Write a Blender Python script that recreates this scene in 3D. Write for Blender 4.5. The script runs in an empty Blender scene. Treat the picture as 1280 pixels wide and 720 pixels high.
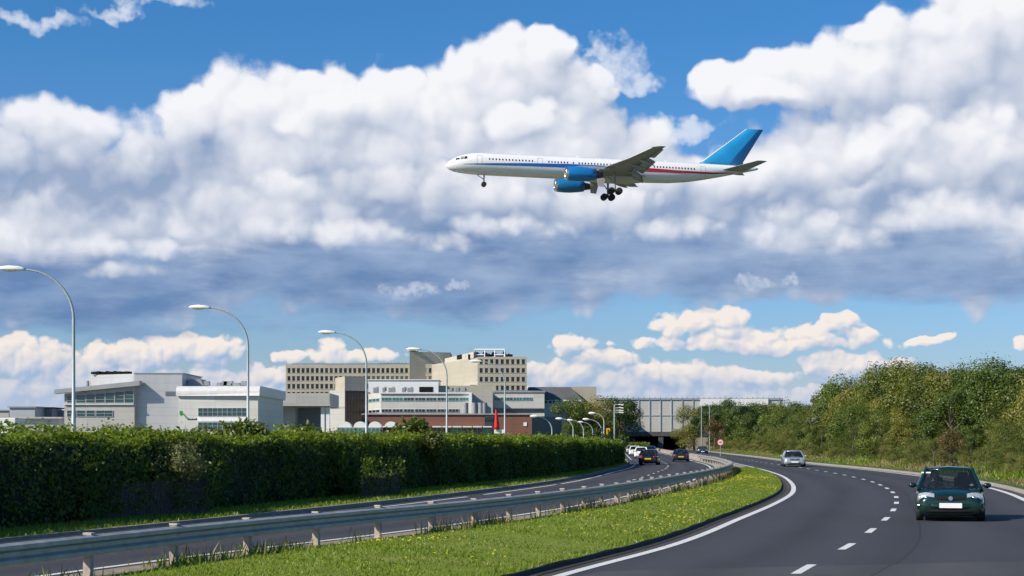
import bpy, bmesh, math, random
import numpy as np
from mathutils import Vector, Matrix

random.seed(7)
RNG = np.random.default_rng(11)
SC = bpy.context.scene
COL = SC.collection
R = math.radians

# ---------------------------------------------------------------- camera
F, HC, HOR = 2100.0, 2.04, 552.0          # focal length in pixels of the 1280 px photo, eye height, horizon row
cam_d = bpy.data.cameras.new('camera')
cam = bpy.data.objects.new('camera', cam_d)
COL.objects.link(cam)
cam.location = (0, 0, HC)
cam.rotation_euler = (R(90), 0, 0)
cam_d.sensor_width = 36
cam_d.lens = 36 * F / 1280
cam_d.shift_y = (HOR - 360) / 1280
cam_d.clip_start = 0.1
cam_d.clip_end = 20000
SC.camera = cam

# ---------------------------------------------------------------- sun
SUN_AZ, SUN_EL = R(-119), R(35)             # azimuth clockwise from +Y (the view), elevation
SUN_DIR = Vector((math.sin(SUN_AZ) * math.cos(SUN_EL), math.cos(SUN_AZ) * math.cos(SUN_EL), math.sin(SUN_EL)))
sun_d = bpy.data.lights.new('sun', 'SUN')
sun_d.energy = 5.0
sun_d.angle = R(0.5)
sun_d.color = (1.0, 0.90, 0.74)
sun = bpy.data.objects.new('sun', sun_d)
COL.objects.link(sun)
sun.rotation_euler = SUN_DIR.to_track_quat('Z', 'Y').to_euler()

# ---------------------------------------------------------------- exposure
SC.render.engine = 'CYCLES'
SC.view_settings.view_transform = 'Standard'
SC.view_settings.look = 'None'
SC.view_settings.exposure = 0.24
SC.view_settings.gamma = 1.0
SC.cycles.max_bounces = 6
SC.cycles.transparent_max_bounces = 12
SC.cycles.use_denoising = True
SC.cycles.use_adaptive_sampling = True
SC.cycles.adaptive_threshold = 0.02
SC.cycles.adaptive_min_samples = 12

# ---------------------------------------------------------------- node helpers
class NT:
    """small expression writer for node trees"""
    def __init__(self, tree):
        self.t = tree
        self.n = tree.nodes
    def _in(self, sock, v):
        if v is None:
            return
        if isinstance(v, bpy.types.NodeSocket):
            self.t.links.new(v, sock)
        elif isinstance(v, (int, float)):
            try:
                sock.default_value = v
            except TypeError:
                sock.default_value = (v, v, v)
        else:
            v = tuple(v)
            if sock.type == 'RGBA' and len(v) == 3:
                v = v + (1.0,)
            sock.default_value = v
    def m(self, op, a, b=None, c=None, clamp=False):
        k = self.n.new('ShaderNodeMath'); k.operation = op; k.use_clamp = clamp
        for i, v in enumerate((a, b, c)):
            self._in(k.inputs[i], v)
        return k.outputs[0]
    def v(self, op, a, b=None, c=None):
        k = self.n.new('ShaderNodeVectorMath'); k.operation = op
        if op == 'SCALE':
            self._in(k.inputs[0], a); self._in(k.inputs['Scale'], b)
        else:
            for i, x in enumerate((a, b, c)):
                self._in(k.inputs[i], x)
        return k.outputs['Value'] if op in ('DOT_PRODUCT', 'LENGTH', 'DISTANCE') else k.outputs['Vector']
    def noise(self, vec, scale, detail=4, rough=0.5, dist=0.0, col=False, dim='3D'):
        k = self.n.new('ShaderNodeTexNoise'); k.noise_dimensions = dim
        self._in(k.inputs['Vector'], vec); self._in(k.inputs['Scale'], scale)
        k.inputs['Detail'].default_value = detail; k.inputs['Roughness'].default_value = rough
        k.inputs['Distortion'].default_value = dist
        return k.outputs['Color'] if col else k.outputs[0]
    def voro(self, vec, scale, detail=0, rough=0.5, feature='F1', col=False, smooth=0.3, rand=1.0, dim='3D'):
        k = self.n.new('ShaderNodeTexVoronoi'); k.feature = feature; k.voronoi_dimensions = dim
        self._in(k.inputs['Vector'], vec); k.inputs['Scale'].default_value = scale
        k.inputs['Detail'].default_value = detail; k.inputs['Roughness'].default_value = rough
        k.inputs['Randomness'].default_value = rand
        if feature == 'SMOOTH_F1':
            k.inputs['Smoothness'].default_value = smooth
        return k.outputs['Color'] if col else k.outputs['Distance']
    def xyz(self, x, y, z=0.0):
        k = self.n.new('ShaderNodeCombineXYZ')
        for i, v in enumerate((x, y, z)):
            self._in(k.inputs[i], v)
        return k.outputs[0]
    def sep(self, v):
        k = self.n.new('ShaderNodeSeparateXYZ'); self._in(k.inputs[0], v)
        return k.outputs[0], k.outputs[1], k.outputs[2]
    def rng(self, v, a, b, c=0.0, d=1.0, smooth=False):
        k = self.n.new('ShaderNodeMapRange')
        if smooth: k.interpolation_type = 'SMOOTHSTEP'
        self._in(k.inputs['Value'], v)
        for nm, x in (('From Min', a), ('From Max', b), ('To Min', c), ('To Max', d)):
            self._in(k.inputs[nm], x)
        return k.outputs[0]
    def mix(self, f, a, b, mode='MIX'):
        k = self.n.new('ShaderNodeMix'); k.data_type = 'RGBA'; k.blend_type = mode
        self._in(k.inputs[0], f); self._in(k.inputs[6], a); self._in(k.inputs[7], b)
        return k.outputs[2]
    def coord(self, which='Object'):
        k = self.n.new('ShaderNodeTexCoord')
        return k.outputs[which]

def lin(r, g, b):
    """sRGB 0-255 to linear"""
    f = lambda c: (c / 255 / 12.92) if c / 255 <= 0.04045 else ((c / 255 + 0.055) / 1.055) ** 2.4
    return (f(r), f(g), f(b))
# ---------------------------------------------------------------- sky: Nishita air + cumulus by direction
world = bpy.data.worlds.new('World')
SC.world = world
world.use_nodes = True
wt = world.node_tree
wt.nodes.clear()
AE = 21.0                                    # cloud units per radian

def ae(px, py):
    a = math.atan((px - 640) / F)
    e = math.atan((HOR - py) / F * math.cos(a))
    return a * AE, e * AE

def cloud_group(name, blobs, warp, bill):
    """height of a bank of cumulus over the (azimuth, elevation) plane"""
    g = bpy.data.node_groups.new(name, 'ShaderNodeTree')
    g.interface.new_socket('P', in_out='INPUT', socket_type='NodeSocketVector')
    g.interface.new_socket('H', in_out='OUTPUT', socket_type='NodeSocketFloat')
    g.interface.new_socket('Q', in_out='OUTPUT', socket_type='NodeSocketFloat')
    q = NT(g)
    gi = g.nodes.new('NodeGroupInput'); go = g.nodes.new('NodeGroupOutput')
    P = gi.outputs[0]
    s1, a1, s2, a2, s3, a3 = warp
    w1 = q.v('SUBTRACT', q.noise(P, s1, 2, 0.5, col=True, dim='2D'), (0.5, 0.5, 0.5))
    w2 = q.v('SUBTRACT', q.noise(P, s2, 2, 0.5, col=True, dim='2D'), (0.5, 0.5, 0.5))
    Pw = q.v('ADD', P, q.v('MULTIPLY', w1, (a1, a1, 0)))
    Pw = q.v('ADD', Pw, q.v('MULTIPLY', w2, (a2, a2, 0)))
    acc = None
    for (px, py, rx, ry) in blobs:
        cu, cv = ae(px, py)
        rx, ry = rx / 100.0, ry / 100.0
        d = q.v('MULTIPLY_ADD', Pw, (1 / rx, 1 / ry, 0), (-cu / rx, -cv / ry, 0))
        d2 = q.v('DOT_PRODUCT', d, d)
        acc = d2 if acc is None else q.m('SMOOTH_MIN', acc, d2, 0.25)
    Q = q.m('SUBTRACT', 1.0, acc)
    Q = q.m('MAXIMUM', Q, -1.5)
    sb, ab, sf, af, bias = bill
    b = q.voro(Pw, sb, 1, 0.42, 'F1', dim='2D')
    b = q.m('MULTIPLY', q.m('SUBTRACT', 0.42, b), ab)
    lo = q.m('MULTIPLY', q.m('SUBTRACT', q.noise(P, sf, 3, 0.5, dim='2D'), 0.5), af)
    S = q.m('ADD', q.m('ADD', Q, b), lo)
    hi = q.m('MULTIPLY', q.m('SUBTRACT', q.noise(P, sf * 4, 6, 0.64, dim='2D'), 0.5), af * 0.6)
    H = q.m('ADD', q.m('ADD', S, hi), bias)
    g.links.new(H, go.inputs[0]); g.links.new(S, go.inputs[1])
    return g

BACK = [  # px, py, half width, half height
 (330,195,140,92),(300,140,75,44),(360,130,70,38),(450,128,85,40),(530,130,60,42),(470,200,150,100),(590,190,120,85),
 (650,105,72,62),(680,58,34,30),(635,75,34,34),(605,115,60,48),(705,115,48,40),
 (742,104,24,20),
 (950,108,80,32),(905,100,40,24),(1030,92,70,32),(1085,95,60,45),(1180,120,140,100),(1235,55,110,66),(1110,40,45,26),(1165,38,50,26),
 (790,240,150,58),(690,225,180,88),(1050,220,170,76),(1250,240,150,130),
 (150,300,330,85),(600,300,330,80),(1000,300,330,70),(1300,300,190,70),(-60,300,200,95),(1500,160,160,120),(1480,300,260,100),(-300,220,180,120),(-280,330,260,90)]
MIDL = [
 (45,210,150,74),(150,205,90,54),(-70,200,140,90),(60,162,66,40),(125,168,55,34),
 (425,138,72,38),(375,150,40,24),(665,150,66,30),
 (1075,185,72,44),(940,215,80,36),(1225,195,110,66),(1005,205,60,38),(1150,160,60,34),(960,118,50,16),
 (560,255,120,50),(340,262,150,50),(725,262,110,36),(470,230,60,34)]
FRONT = [(50,302,110,26),(170,314,84,17),(-60,300,80,30),(420,292,130,24),(640,282,90,22),(850,290,90,22),(1000,284,90,34),(1075,300,60,22),(1180,268,100,36),(1275,285,80,44),(150,338,70,10),(540,300,60,14)]
LOW = [
 (35,452,62,30),(110,452,40,24),(165,447,40,20),(215,438,42,22),(262,440,42,22),(-60,455,80,38),
 (150,490,330,34),(410,436,20,15),(365,443,26,8),(440,446,70,9),(340,470,70,16),
 (862,404,50,20),(905,398,36,18),(945,418,80,16),(1000,415,60,12),(1072,421,28,14),(1052,404,24,12),(940,430,170,12),
 (712,428,34,16),(700,468,60,20),(760,452,50,14),(850,478,130,22),(930,470,80,12),(1080,462,70,20),(1030,455,34,14),(950,495,280,14),
 (1165,423,28,6),(1280,432,14,12),(620,490,120,18),(1400,440,90,30)]
STRAT = [(100,368,360,58),(400,350,300,70),(640,332,280,68),(860,328,280,62),(1110,332,270,52),(1300,340,180,50),(-250,385,300,50),(1560,345,260,50)]
WISP = [(770,84,40,30),(792,106,30,14),(752,66,18,14),(860,160,40,16),(48,24,52,11),(145,15,40,8),(210,6,55,12)]
HOLE = [(515,362,40,12),(566,352,22,8),(940,352,30,12),(985,350,20,7)]

def sky_nodes():
    q = NT(wt)
    geo = wt.nodes.new('ShaderNodeTexCoord')
    D = geo.outputs['Generated']
    x, y, z = q.sep(D)
    az = q.m('ARCTAN2', x, y)
    el = q.m('ARCSINE', z)
    P = q.xyz(q.m('MULTIPLY', az, AE), q.m('MULTIPLY', el, AE), 0.0)
    _, pv, _ = q.sep(P)

    sky = wt.nodes.new('ShaderNodeTexSky')
    sky.sky_type = 'NISHITA'; sky.sun_disc = False
    sky.sun_elevation = SUN_EL; sky.sun_rotation = SUN_AZ
    sky.air_density = 1.0; sky.dust_density = 0.6; sky.ozone_density = 2.5
    air = q.v('SCALE', sky.outputs[0], 0.115)
    air = q.mix(1.0, air, q.mix(q.rng(pv, 0.0, 5.0, 0, 1), (0.66, 0.78, 1.08), (0.29, 0.70, 1.06)), 'MULTIPLY')

    Ldir = Vector((-0.55, 0.83, 0)).normalized()
    def layer(name, blobs, warp, bill, deltas, a0, a1):
        g = cloud_group(name, blobs, warp, bill)
        def ev(p):
            k = wt.nodes.new('ShaderNodeGroup'); k.node_tree = g
            wt.links.new(p, k.inputs[0])
            return k.outputs
        o = ev(P); H, Q = o[0], o[1]
        lit = None
        for d, w in deltas:
            hd = ev(q.v('ADD', P, tuple(Ldir * d)))[1]
            s = q.m('MULTIPLY', q.m('SUBTRACT', Q, hd), w)
            s = q.m('TANH', s)
            lit = s if lit is None else q.m('ADD', lit, s)
        al = q.rng(H, a0, a1, 0, 1, True)
        return al, lit, H, Q

    # far bank low over the horizon
    al1, lit1, H1, Q1 = layer('far_cumulus', LOW, (1.2, 0.26, 4.0, 0.12, 0, 0), (4.2, 1.0, 2.0, 0.7, 0.28), ((0.05, 1.4), (0.2, 0.9)), -0.05, 0.5)
    t = q.m('MULTIPLY_ADD', lit1, 0.42, 0.52)
    t = q.m('ADD', t, q.rng(pv, 0.45, 1.3, -0.30, 0.12))
    t = q.m('MINIMUM', q.m('MAXIMUM', t, 0), 1)
    c1 = q.mix(t, lin(156, 182, 216), lin(250, 238, 228))
    out = q.mix(q.m('MULTIPLY', al1, 0.92), air, c1)
    out = q.mix(q.rng(q.m('ADD', pv, q.m('MULTIPLY', q.m('SUBTRACT', q.noise(P, 1.3, 4, 0.55, dim='2D'), 0.5), 0.5)), 0.15, 1.15, 0.75, 0.0, True), out, lin(188, 199, 221))

    # the big bank, three rows of heaps one before the other
    WB = (0.6, 0.34, 2.6, 0.20, 0, 0)
    # thickness overhead makes the undersides grey: large soft regions
    Pn = q.v('ADD', P, q.v('MULTIPLY', q.v('SUBTRACT', q.noise(P, 0.9, 5, 0.55, col=True, dim='2D'), (0.5, 0.5, 0.5)), (1.6, 0.9, 0)))
    def soft(list_):
        acc = None
        for (px, py, rx, ry, w) in list_:
            cu, cv = ae(px, py)
            d = q.v('MULTIPLY_ADD', Pn, (100 / rx, 100 / ry, 0), (-cu * 100 / rx, -cv * 100 / ry, 0))
            e = q.m('MULTIPLY', q.m('EXPONENT', q.m('MULTIPLY', q.v('DOT_PRODUCT', d, d), -1.0)), w)
            acc = e if acc is None else q.m('ADD', acc, e)
        return acc
    grey = soft([(90,228,160,44,.62),(200,215,50,26,.3),(560,258,200,44,.40),(250,190,40,18,.35),(430,160,60,16,.22),(400,240,120,30,.2),
                 (1100,150,90,20,.25),(1240,120,70,26,.2),(1110,250,130,22,.35),(930,250,120,24,.25),(760,275,200,30,.30),
                 (640,140,40,18,.15),(1230,245,90,30,.15)])
    vg = q.rng(pv, 2.2, 3.6, 0.16, 0.0)
    def heap(out, name, blobs, bill, base, amp, gw, a1, cov):
        al, lit, H, Q = layer(name, blobs, WB, bill, ((0.10, 0.7), (0.28, 0.8), (0.6, 0.6)), -0.06, a1)
        lum = q.m('MULTIPLY_ADD', lit, amp, base)
        lum = q.m('SUBTRACT', lum, q.m('MULTIPLY', grey, gw))
        lum = q.m('SUBTRACT', lum, vg)
        lum = q.m('MINIMUM', q.m('MAXIMUM', lum, 0.0), 1.0)
        cw = q.mix(lum, lin(146, 165, 197), lin(247, 247, 250))
        return q.mix(q.m('MULTIPLY', al, cov), out, cw)
    out = heap(out, 'back_cumulus', BACK, (1.6, 1.0, 0.9, 0.8, 0.50), 0.58, 0.31, 0.80, 0.50, 0.97)
    out = heap(out, 'mid_cumulus', MIDL, (1.7, 1.0, 1.0, 0.7, 0.22), 0.55, 0.34, 0.80, 0.75, 0.92)

    # the flat dark base of the bank, drawn out sideways
    Ps = q.v('MULTIPLY', P, (0.30, 1.0, 0.0))
    st = q.noise(Ps, 1.6, 6, 0.58, dim='2D')
    st2 = q.noise(q.v('ADD', Ps, (7.3, 2.1, 0)), 2.6, 4, 0.55, dim='2D')
    acc = None
    for (px, py, rx, ry) in STRAT:
        cu, cv = ae(px, py)
        d = q.v('MULTIPLY_ADD', P, (100 / rx, 100 / ry, 0), (-cu * 100 / rx, -cv * 100 / ry, 0))
        d2 = q.v('DOT_PRODUCT', d, d)
        acc = d2 if acc is None else q.m('SMOOTH_MIN', acc, d2, 0.3)
    Hs = q.m('ADD', q.m('SUBTRACT', 1.0, acc), q.m('MULTIPLY', q.m('SUBTRACT', st, 0.5), 2.3))
    als = q.rng(Hs, -0.1, 0.85, 0, 1, True)
    dark = q.mix(q.rng(q.m('ADD', st2, q.m('MULTIPLY', az, 0.35)), 0.25, 0.8), lin(98, 131, 178), lin(158, 181, 212))
    out = q.mix(q.m('MULTIPLY', als, 0.92), out, dark)
    out = heap(out, 'front_cumulus', FRONT, (2.4, 0.9, 1.2, 0.9, 0.06), 0.66, 0.30, 0.4, 1.3, 0.80)

    # thin wisps above
    al3, lit3, H3, Q3 = layer('wisp_cloud', WISP, (1.2, 0.5, 4.0, 0.35, 0, 0), (3.0, 0.3, 2.4, 1.6, 0.1), ((0.08, 1.0),), -0.35, 1.3)
    out = q.mix(q.m('MULTIPLY', al3, 0.70), out, lin(236, 240, 247))
    # pale torn scraps lit in front of the dark base
    al4, lit4, H4, Q4 = layer('scrap_cloud', HOLE, (2.0, 0.3, 6.0, 0.25, 0, 0), (6.0, 0.6, 4.0, 1.6, 0.0), ((0.05, 1.2),), -0.2, 1.3)
    out = q.mix(q.m('MULTIPLY', al4, 0.62), out, lin(210, 217, 231))

    bg = wt.nodes.new('ShaderNodeBackground')
    wt.links.new(out, bg.inputs['Color'])
    bg.inputs['Strength'].default_value = 0.86
    wo = wt.nodes.new('ShaderNodeOutputWorld')
    wt.links.new(bg.outputs[0], wo.inputs['Surface'])
sky_nodes()
world.cycles.sampling_method = 'MANUAL'
world.cycles.sample_map_resolution = 512
# ---------------------------------------------------------------- mesh and object helpers
def tag(o, label=None, cat=None, group=None, kind=None):
    if label: o['label'] = label
    if cat: o['category'] = cat
    if group: o['group'] = group
    if kind: o['kind'] = kind
    return o

def empty(name, loc=(0, 0, 0), rz=0.0, label=None, cat=None, group=None):
    o = bpy.data.objects.new(name, None)
    COL.objects.link(o)
    o.empty_display_size = 0.3
    o.location = loc
    o.rotation_euler = (0, 0, rz)
    return tag(o, label, cat, group)

def children(o):
    return [c for c in COL.objects if c.parent == o]

def copy_tree(o, parent=None):
    c = o.copy()
    COL.objects.link(c)
    c.parent = parent
    for ch in list(o.children):
        copy_tree(ch, c)
    return c

class MB:
    """collects faces of one mesh; off is subtracted from every vertex"""
    def __init__(self, off=(0, 0, 0)):
        self.v, self.f, self.m, self.s = [], [], [], []
        self.off = Vector(off)
    def add(self, vs, fs, mi=0, smooth=False):
        b = len(self.v)
        self.v += [tuple(Vector(p) - self.off) for p in vs]
        for f in fs:
            self.f.append([b + i for i in f]); self.m.append(mi); self.s.append(smooth)
        return self
    def quad(self, a, b, c, d, mi=0):
        return self.add([a, b, c, d], [(0, 1, 2, 3)], mi)
    def box(self, c, s, rz=0.0, mi=0, rx=0.0, ry=0.0):
        M = Matrix.Rotation(rz, 3, 'Z') @ Matrix.Rotation(rx, 3, 'X') @ Matrix.Rotation(ry, 3, 'Y')
        vs = [Vector(c) + M @ Vector((x * s[0] / 2, y * s[1] / 2, z * s[2] / 2)) for z in (-1, 1) for x, y in ((-1, -1), (1, -1), (1, 1), (-1, 1))]
        return self.add(vs, [(3, 2, 1, 0), (4, 5, 6, 7), (0, 1, 5, 4), (1, 2, 6, 5), (2, 3, 7, 6), (3, 0, 4, 7)], mi)
    def hexa(self, lo, hi, mi=0):
        """8 corners: four below, four above, same winding"""
        return self.add(list(lo) + list(hi), [(3, 2, 1, 0), (4, 5, 6, 7), (0, 1, 5, 4), (1, 2, 6, 5), (2, 3, 7, 6), (3, 0, 4, 7)], mi)
    def prism(self, poly, z0, z1, mi=0):
        n = len(poly)
        zt = z1 if isinstance(z1, (list, tuple)) else [z1] * n
        vs = [(p[0], p[1], z0) for p in poly] + [(p[0], p[1], zt[i]) for i, p in enumerate(poly)]
        fs = [tuple(range(n - 1, -1, -1)), tuple(range(n, 2 * n))] + [(i, (i + 1) % n, n + (i + 1) % n, n + i) for i in range(n)]
        return self.add(vs, fs, mi)
    def tube(self, pts, rad, n=8, mi=0, cap=True, smooth=True):
        pts = [Vector(p) for p in pts]
        rads = rad if isinstance(rad, (list, tuple)) else [rad] * len(pts)
        vs, fs = [], []
        up = Vector((0, 0, 1))
        prev = None
        for i, p in enumerate(pts):
            d = (pts[min(i + 1, len(pts) - 1)] - pts[max(i - 1, 0)]).normalized()
            if prev is None:
                a = d.cross(up)
                if a.length < 1e-3: a = d.cross(Vector((1, 0, 0)))
            else:
                a = prev - d * prev.dot(d)
            a.normalize(); prev = a
            b = d.cross(a)
            for k in range(n):
                t = 2 * math.pi * k / n
                vs.append(p + (a * math.cos(t) + b * math.sin(t)) * rads[i])
        for i in range(len(pts) - 1):
            for k in range(n):
                k2 = (k + 1) % n
                fs.append((i * n + k, i * n + k2, (i + 1) * n + k2, (i + 1) * n + k))
        self.add(vs, fs, mi, smooth)
        if cap:
            m = (len(pts) - 1) * n
            self.add([vs[k] for k in range(n)][::-1], [tuple(range(n))], mi)
            self.add([vs[m + k] for k in range(n)], [tuple(range(n))], mi)
        return self
    def loft(self, rings, mi=0, closed=True, caps=True, smooth=True):
        n = len(rings[0])
        vs = [p for r in rings for p in r]
        fs = []
        for i in range(len(rings) - 1):
            for k in range(n if closed else n - 1):
                k2 = (k + 1) % n
                fs.append((i * n + k, i * n + k2, (i + 1) * n + k2, (i + 1) * n + k))
        if caps and closed:
            m = (len(rings) - 1) * n
            fs.append(tuple(range(n - 1, -1, -1))); fs.append(tuple(m + k for k in range(n)))
        return self.add(vs, fs, mi, smooth)
    def ball(self, c, r, nu=12, nv=8, mi=0):
        c = Vector(c); r = Vector(r if isinstance(r, (list, tuple)) else (r, r, r))
        rings = []
        for j in range(nv + 1):
            t = math.pi * j / nv
            rr = max(math.sin(t), 1e-3)
            rings.append([c + Vector((r.x * rr * math.cos(2 * math.pi * k / nu), r.y * rr * math.sin(2 * math.pi * k / nu), r.z * -math.cos(t))) for k in range(nu)])
        return self.loft(rings, mi)
    def disc(self, c, r, axis, n=24, thick=0.02, mi=0):
        c = Vector(c); a = Vector(axis).normalized()
        return self.tube([c - a * thick / 2, c + a * thick / 2], r, n, mi, True, False)
    def build(self, name, mats, parent=None, flat=False):
        me = bpy.data.meshes.new(name)
        me.from_pydata(self.v, [], self.f)
        mats = mats if isinstance(mats, (list, tuple)) else [mats]
        for m in mats: me.materials.append(m)
        me.polygons.foreach_set('material_index', self.m)
        me.polygons.foreach_set('use_smooth', [False if flat else s for s in self.s])
        me.update()
        o = bpy.data.objects.new(name, me)
        COL.objects.link(o)
        if parent is not None: o.parent = parent
        return o

def soften(o, width=0.02, seg=2):
    b = o.modifiers.new('bevel', 'BEVEL'); b.width = width; b.segments = seg; b.limit_method = 'ANGLE'; b.angle_limit = R(35)
    return o

def at(px, D, py=None, z=None):
    """photo pixel and depth to a place in the world"""
    X = (px - 640) / F * D
    if z is None: z = HC + (HOR - py) / F * D
    return Vector((X, D, z))

def zat(py, D):
    return HC + (HOR - py) / F * D

def spline(pts):
    pts = sorted(pts)
    t = np.array([p[0] for p in pts], float); x = np.array([p[1] for p in pts], float)
    d = np.zeros_like(x)
    s = np.diff(x) / np.diff(t)
    d[0], d[-1] = s[0], s[-1]
    h = np.diff(t)
    d[1:-1] = (s[:-1] * h[1:] + s[1:] * h[:-1]) / (h[1:] + h[:-1])
    def f(u):
        u = float(u)
        if u <= t[0]: return float(x[0] + d[0] * (u - t[0]))
        if u >= t[-1]: return float(x[-1] + d[-1] * (u - t[-1]))
        i = int(np.searchsorted(t, u) - 1); hh = t[i + 1] - t[i]; q = (u - t[i]) / hh
        return float((2*q**3-3*q**2+1)*x[i] + (q**3-2*q**2+q)*hh*d[i] + (-2*q**3+3*q**2)*x[i+1] + (q**3-q**2)*hh*d[i+1])
    return f

# ---------------------------------------------------------------- materials
def new_mat(name):
    m = bpy.data.materials.new(name); m.use_nodes = True
    m.node_tree.nodes.clear()
    q = NT(m.node_tree)
    out = m.node_tree.nodes.new('ShaderNodeOutputMaterial')
    return m, q, out

def pbr(name, col, rough=0.6, metal=0.0, var=0.12, scale=2.0, bump=0.0, bscale=30.0, spec=0.5, coat=0.0, stain=0.0):
    m, q, out = new_mat(name)
    b = q.n.new('ShaderNodeBsdfPrincipled')
    P = q.coord('Object')
    n = q.noise(P, scale, 5, 0.6)
    c = q.mix(q.rng(n, 0.3, 0.7), tuple(x * (1 - var) for x in col), tuple(min(1, x * (1 + var)) for x in col))
    if stain:
        st = q.noise(q.v('MULTIPLY', P, (1.5, 1.5, 0.25)), 1.2, 5, 0.65)
        c = q.mix(q.m('MULTIPLY', q.rng(st, 0.48, 0.75), stain), c, tuple(x * 0.45 for x in col))
    q._in(b.inputs['Base Color'], c)
    q._in(b.inputs['Roughness'], q.rng(n, 0.3, 0.7, max(0, rough - 0.08), min(1, rough + 0.08)))
    b.inputs['Metallic'].default_value = metal
    b.inputs['Specular IOR Level'].default_value = spec
    b.inputs['Coat Weight'].default_value = coat
    b.inputs['Coat Roughness'].default_value = 0.06
    if bump:
        k = q.n.new('ShaderNodeBump'); k.inputs['Strength'].default_value = bump; k.inputs['Distance'].default_value = 0.02
        q._in(k.inputs['Height'], q.noise(P, bscale, 5, 0.65))
        q._in(b.inputs['Normal'], k.outputs[0])
    q._in(out.inputs[0], b.outputs[0])
    return m

def cladding(name, col, hs, vs=0.0, dark=0.6, rough=0.5, metal=0.0, wline=0.06, stain=0.15, axis_u=(1, 0, 0)):
    """flat sheet panels with thin joints every hs metres in height and vs metres sideways"""
    m, q, out = new_mat(name)
    b = q.n.new('ShaderNodeBsdfPrincipled')
    P = q.coord('Object')
    n = q.noise(P, 0.25, 4, 0.6)
    c = q.mix(q.rng(n, 0.3, 0.7), tuple(x * 0.93 for x in col), tuple(min(1, x * 1.06) for x in col))
    _, _, z = q.sep(P)
    u = q.v('DOT_PRODUCT', P, axis_u)
    def joint(x, s):
        f = q.m('FRACT', q.m('DIVIDE', x, s))
        return q.m('LESS_THAN', f, wline / s)
    j = joint(z, hs) if hs else None
    if vs:
        jv = joint(u, vs)
        j = q.m('MAXIMUM', j, jv) if j is not None else jv
    if j is not None:
        c = q.mix(j, c, tuple(x * dark for x in col))
    if hs and vs:
        cell = q.xyz(q.m('FLOOR', q.m('DIVIDE', u, vs)), q.m('FLOOR', q.m('DIVIDE', z, hs)), 0)
        wn = q.n.new('ShaderNodeTexWhiteNoise'); q._in(wn.inputs['Vector'], cell)
        c = q.mix(1.0, c, q.mix(wn.outputs[0], (0.94, 0.94, 0.94), (1.04, 1.04, 1.04)), 'MULTIPLY')
    st = q.noise(q.v('MULTIPLY', P, (1.0, 1.0, 0.12)), 0.8, 5, 0.65)
    c = q.mix(q.m('MULTIPLY', q.rng(st, 0.5, 0.75), stain), c, tuple(x * 0.5 for x in col))
    q._in(b.inputs['Base Color'], c)
    b.inputs['Roughness'].default_value = rough; b.inputs['Metallic'].default_value = metal
    q._in(out.inputs[0], b.outputs[0])
    return m

def leaf_mat(name, c1, c2, c3=None, trans=0.35, vary=0.0):
    m, q, out = new_mat(name)
    a = q.n.new('ShaderNodeAttribute'); a.attribute_name = 'tint'
    P = q.coord('Object')
    oi = q.n.new('ShaderNodeObjectInfo')
    n = q.noise(q.v('ADD', P, q.v('SCALE', (13.0, 7.0, 3.0), oi.outputs['Random'])), 0.7, 3, 0.6)
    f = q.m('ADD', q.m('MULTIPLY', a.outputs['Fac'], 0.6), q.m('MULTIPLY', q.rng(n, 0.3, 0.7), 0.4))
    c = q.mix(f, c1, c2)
    if c3 is not None:
        c = q.mix(q.rng(q.m('MULTIPLY_ADD', oi.outputs['Random'], 0.5, q.m('MULTIPLY', n, 0.6)), 0.5, 0.75, 0, 0.75), c, c3)
    c = q.v('SCALE', c, q.rng(oi.outputs['Random'], 0, 1, 1 - vary, 1 + vary))
    d = q.n.new('ShaderNodeBsdfDiffuse'); q._in(d.inputs[0], c)
    t = q.n.new('ShaderNodeBsdfTranslucent'); q._in(t.inputs[0], q.mix(1.0, c, (1.25, 1.25, 0.6), 'MULTIPLY'))
    x = q.n.new('ShaderNodeMixShader'); x.inputs[0].default_value = trans
    q._in(x.inputs[1], d.outputs[0]); q._in(x.inputs[2], t.outputs[0])
    g = q.n.new('ShaderNodeBsdfGlossy'); g.inputs['Roughness'].default_value = 0.45
    y = q.n.new('ShaderNodeMixShader'); y.inputs[0].default_value = 0.03
    q._in(y.inputs[1], x.outputs[0]); q._in(y.inputs[2], g.outputs[0])
    q._in(out.inputs[0], y.outputs[0])
    return m

def glass_mat(name, tint=(0.05, 0.07, 0.08), see=0.5):
    m, q, out = new_mat(name)
    d = q.n.new('ShaderNodeBsdfPrincipled'); q._in(d.inputs['Base Color'], tint); d.inputs['Roughness'].default_value = 0.05
    d.inputs['Specular IOR Level'].default_value = 0.6
    if see <= 0:
        q._in(out.inputs[0], d.outputs[0]); return m
    t = q.n.new('ShaderNodeBsdfTransparent'); q._in(t.inputs[0], (0.75, 0.85, 0.85))
    x = q.n.new('ShaderNodeMixShader'); x.inputs[0].default_value = see
    q._in(x.inputs[1], d.outputs[0]); q._in(x.inputs[2], t.outputs[0])
    q._in(out.inputs[0], x.outputs[0])
    return m

def leaves(cent, nrm, size, rng, jitter=0.7, aspect=0.55):
    """numpy: one bent diamond (two triangles) per leaf -> verts (4n,3), tint (4n)"""
    n = len(cent)
    nr = nrm + rng.normal(0, jitter, (n, 3)); nr /= np.linalg.norm(nr, axis=1, keepdims=True) + 1e-9
    a = np.cross(nr, rng.normal(0, 1, (n, 3))); a /= np.linalg.norm(a, axis=1, keepdims=True) + 1e-9
    b = np.cross(nr, a)
    s = (size * rng.uniform(0.6, 1.3, n))[:, None]
    v = np.stack([cent - a * s * 0.5, cent + b * s * aspect * 0.5 + nr * s * 0.10, cent + a * s * 0.5, cent - b * s * aspect * 0.5 + nr * s * 0.10], 1)
    return v.reshape(-1, 3)

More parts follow.
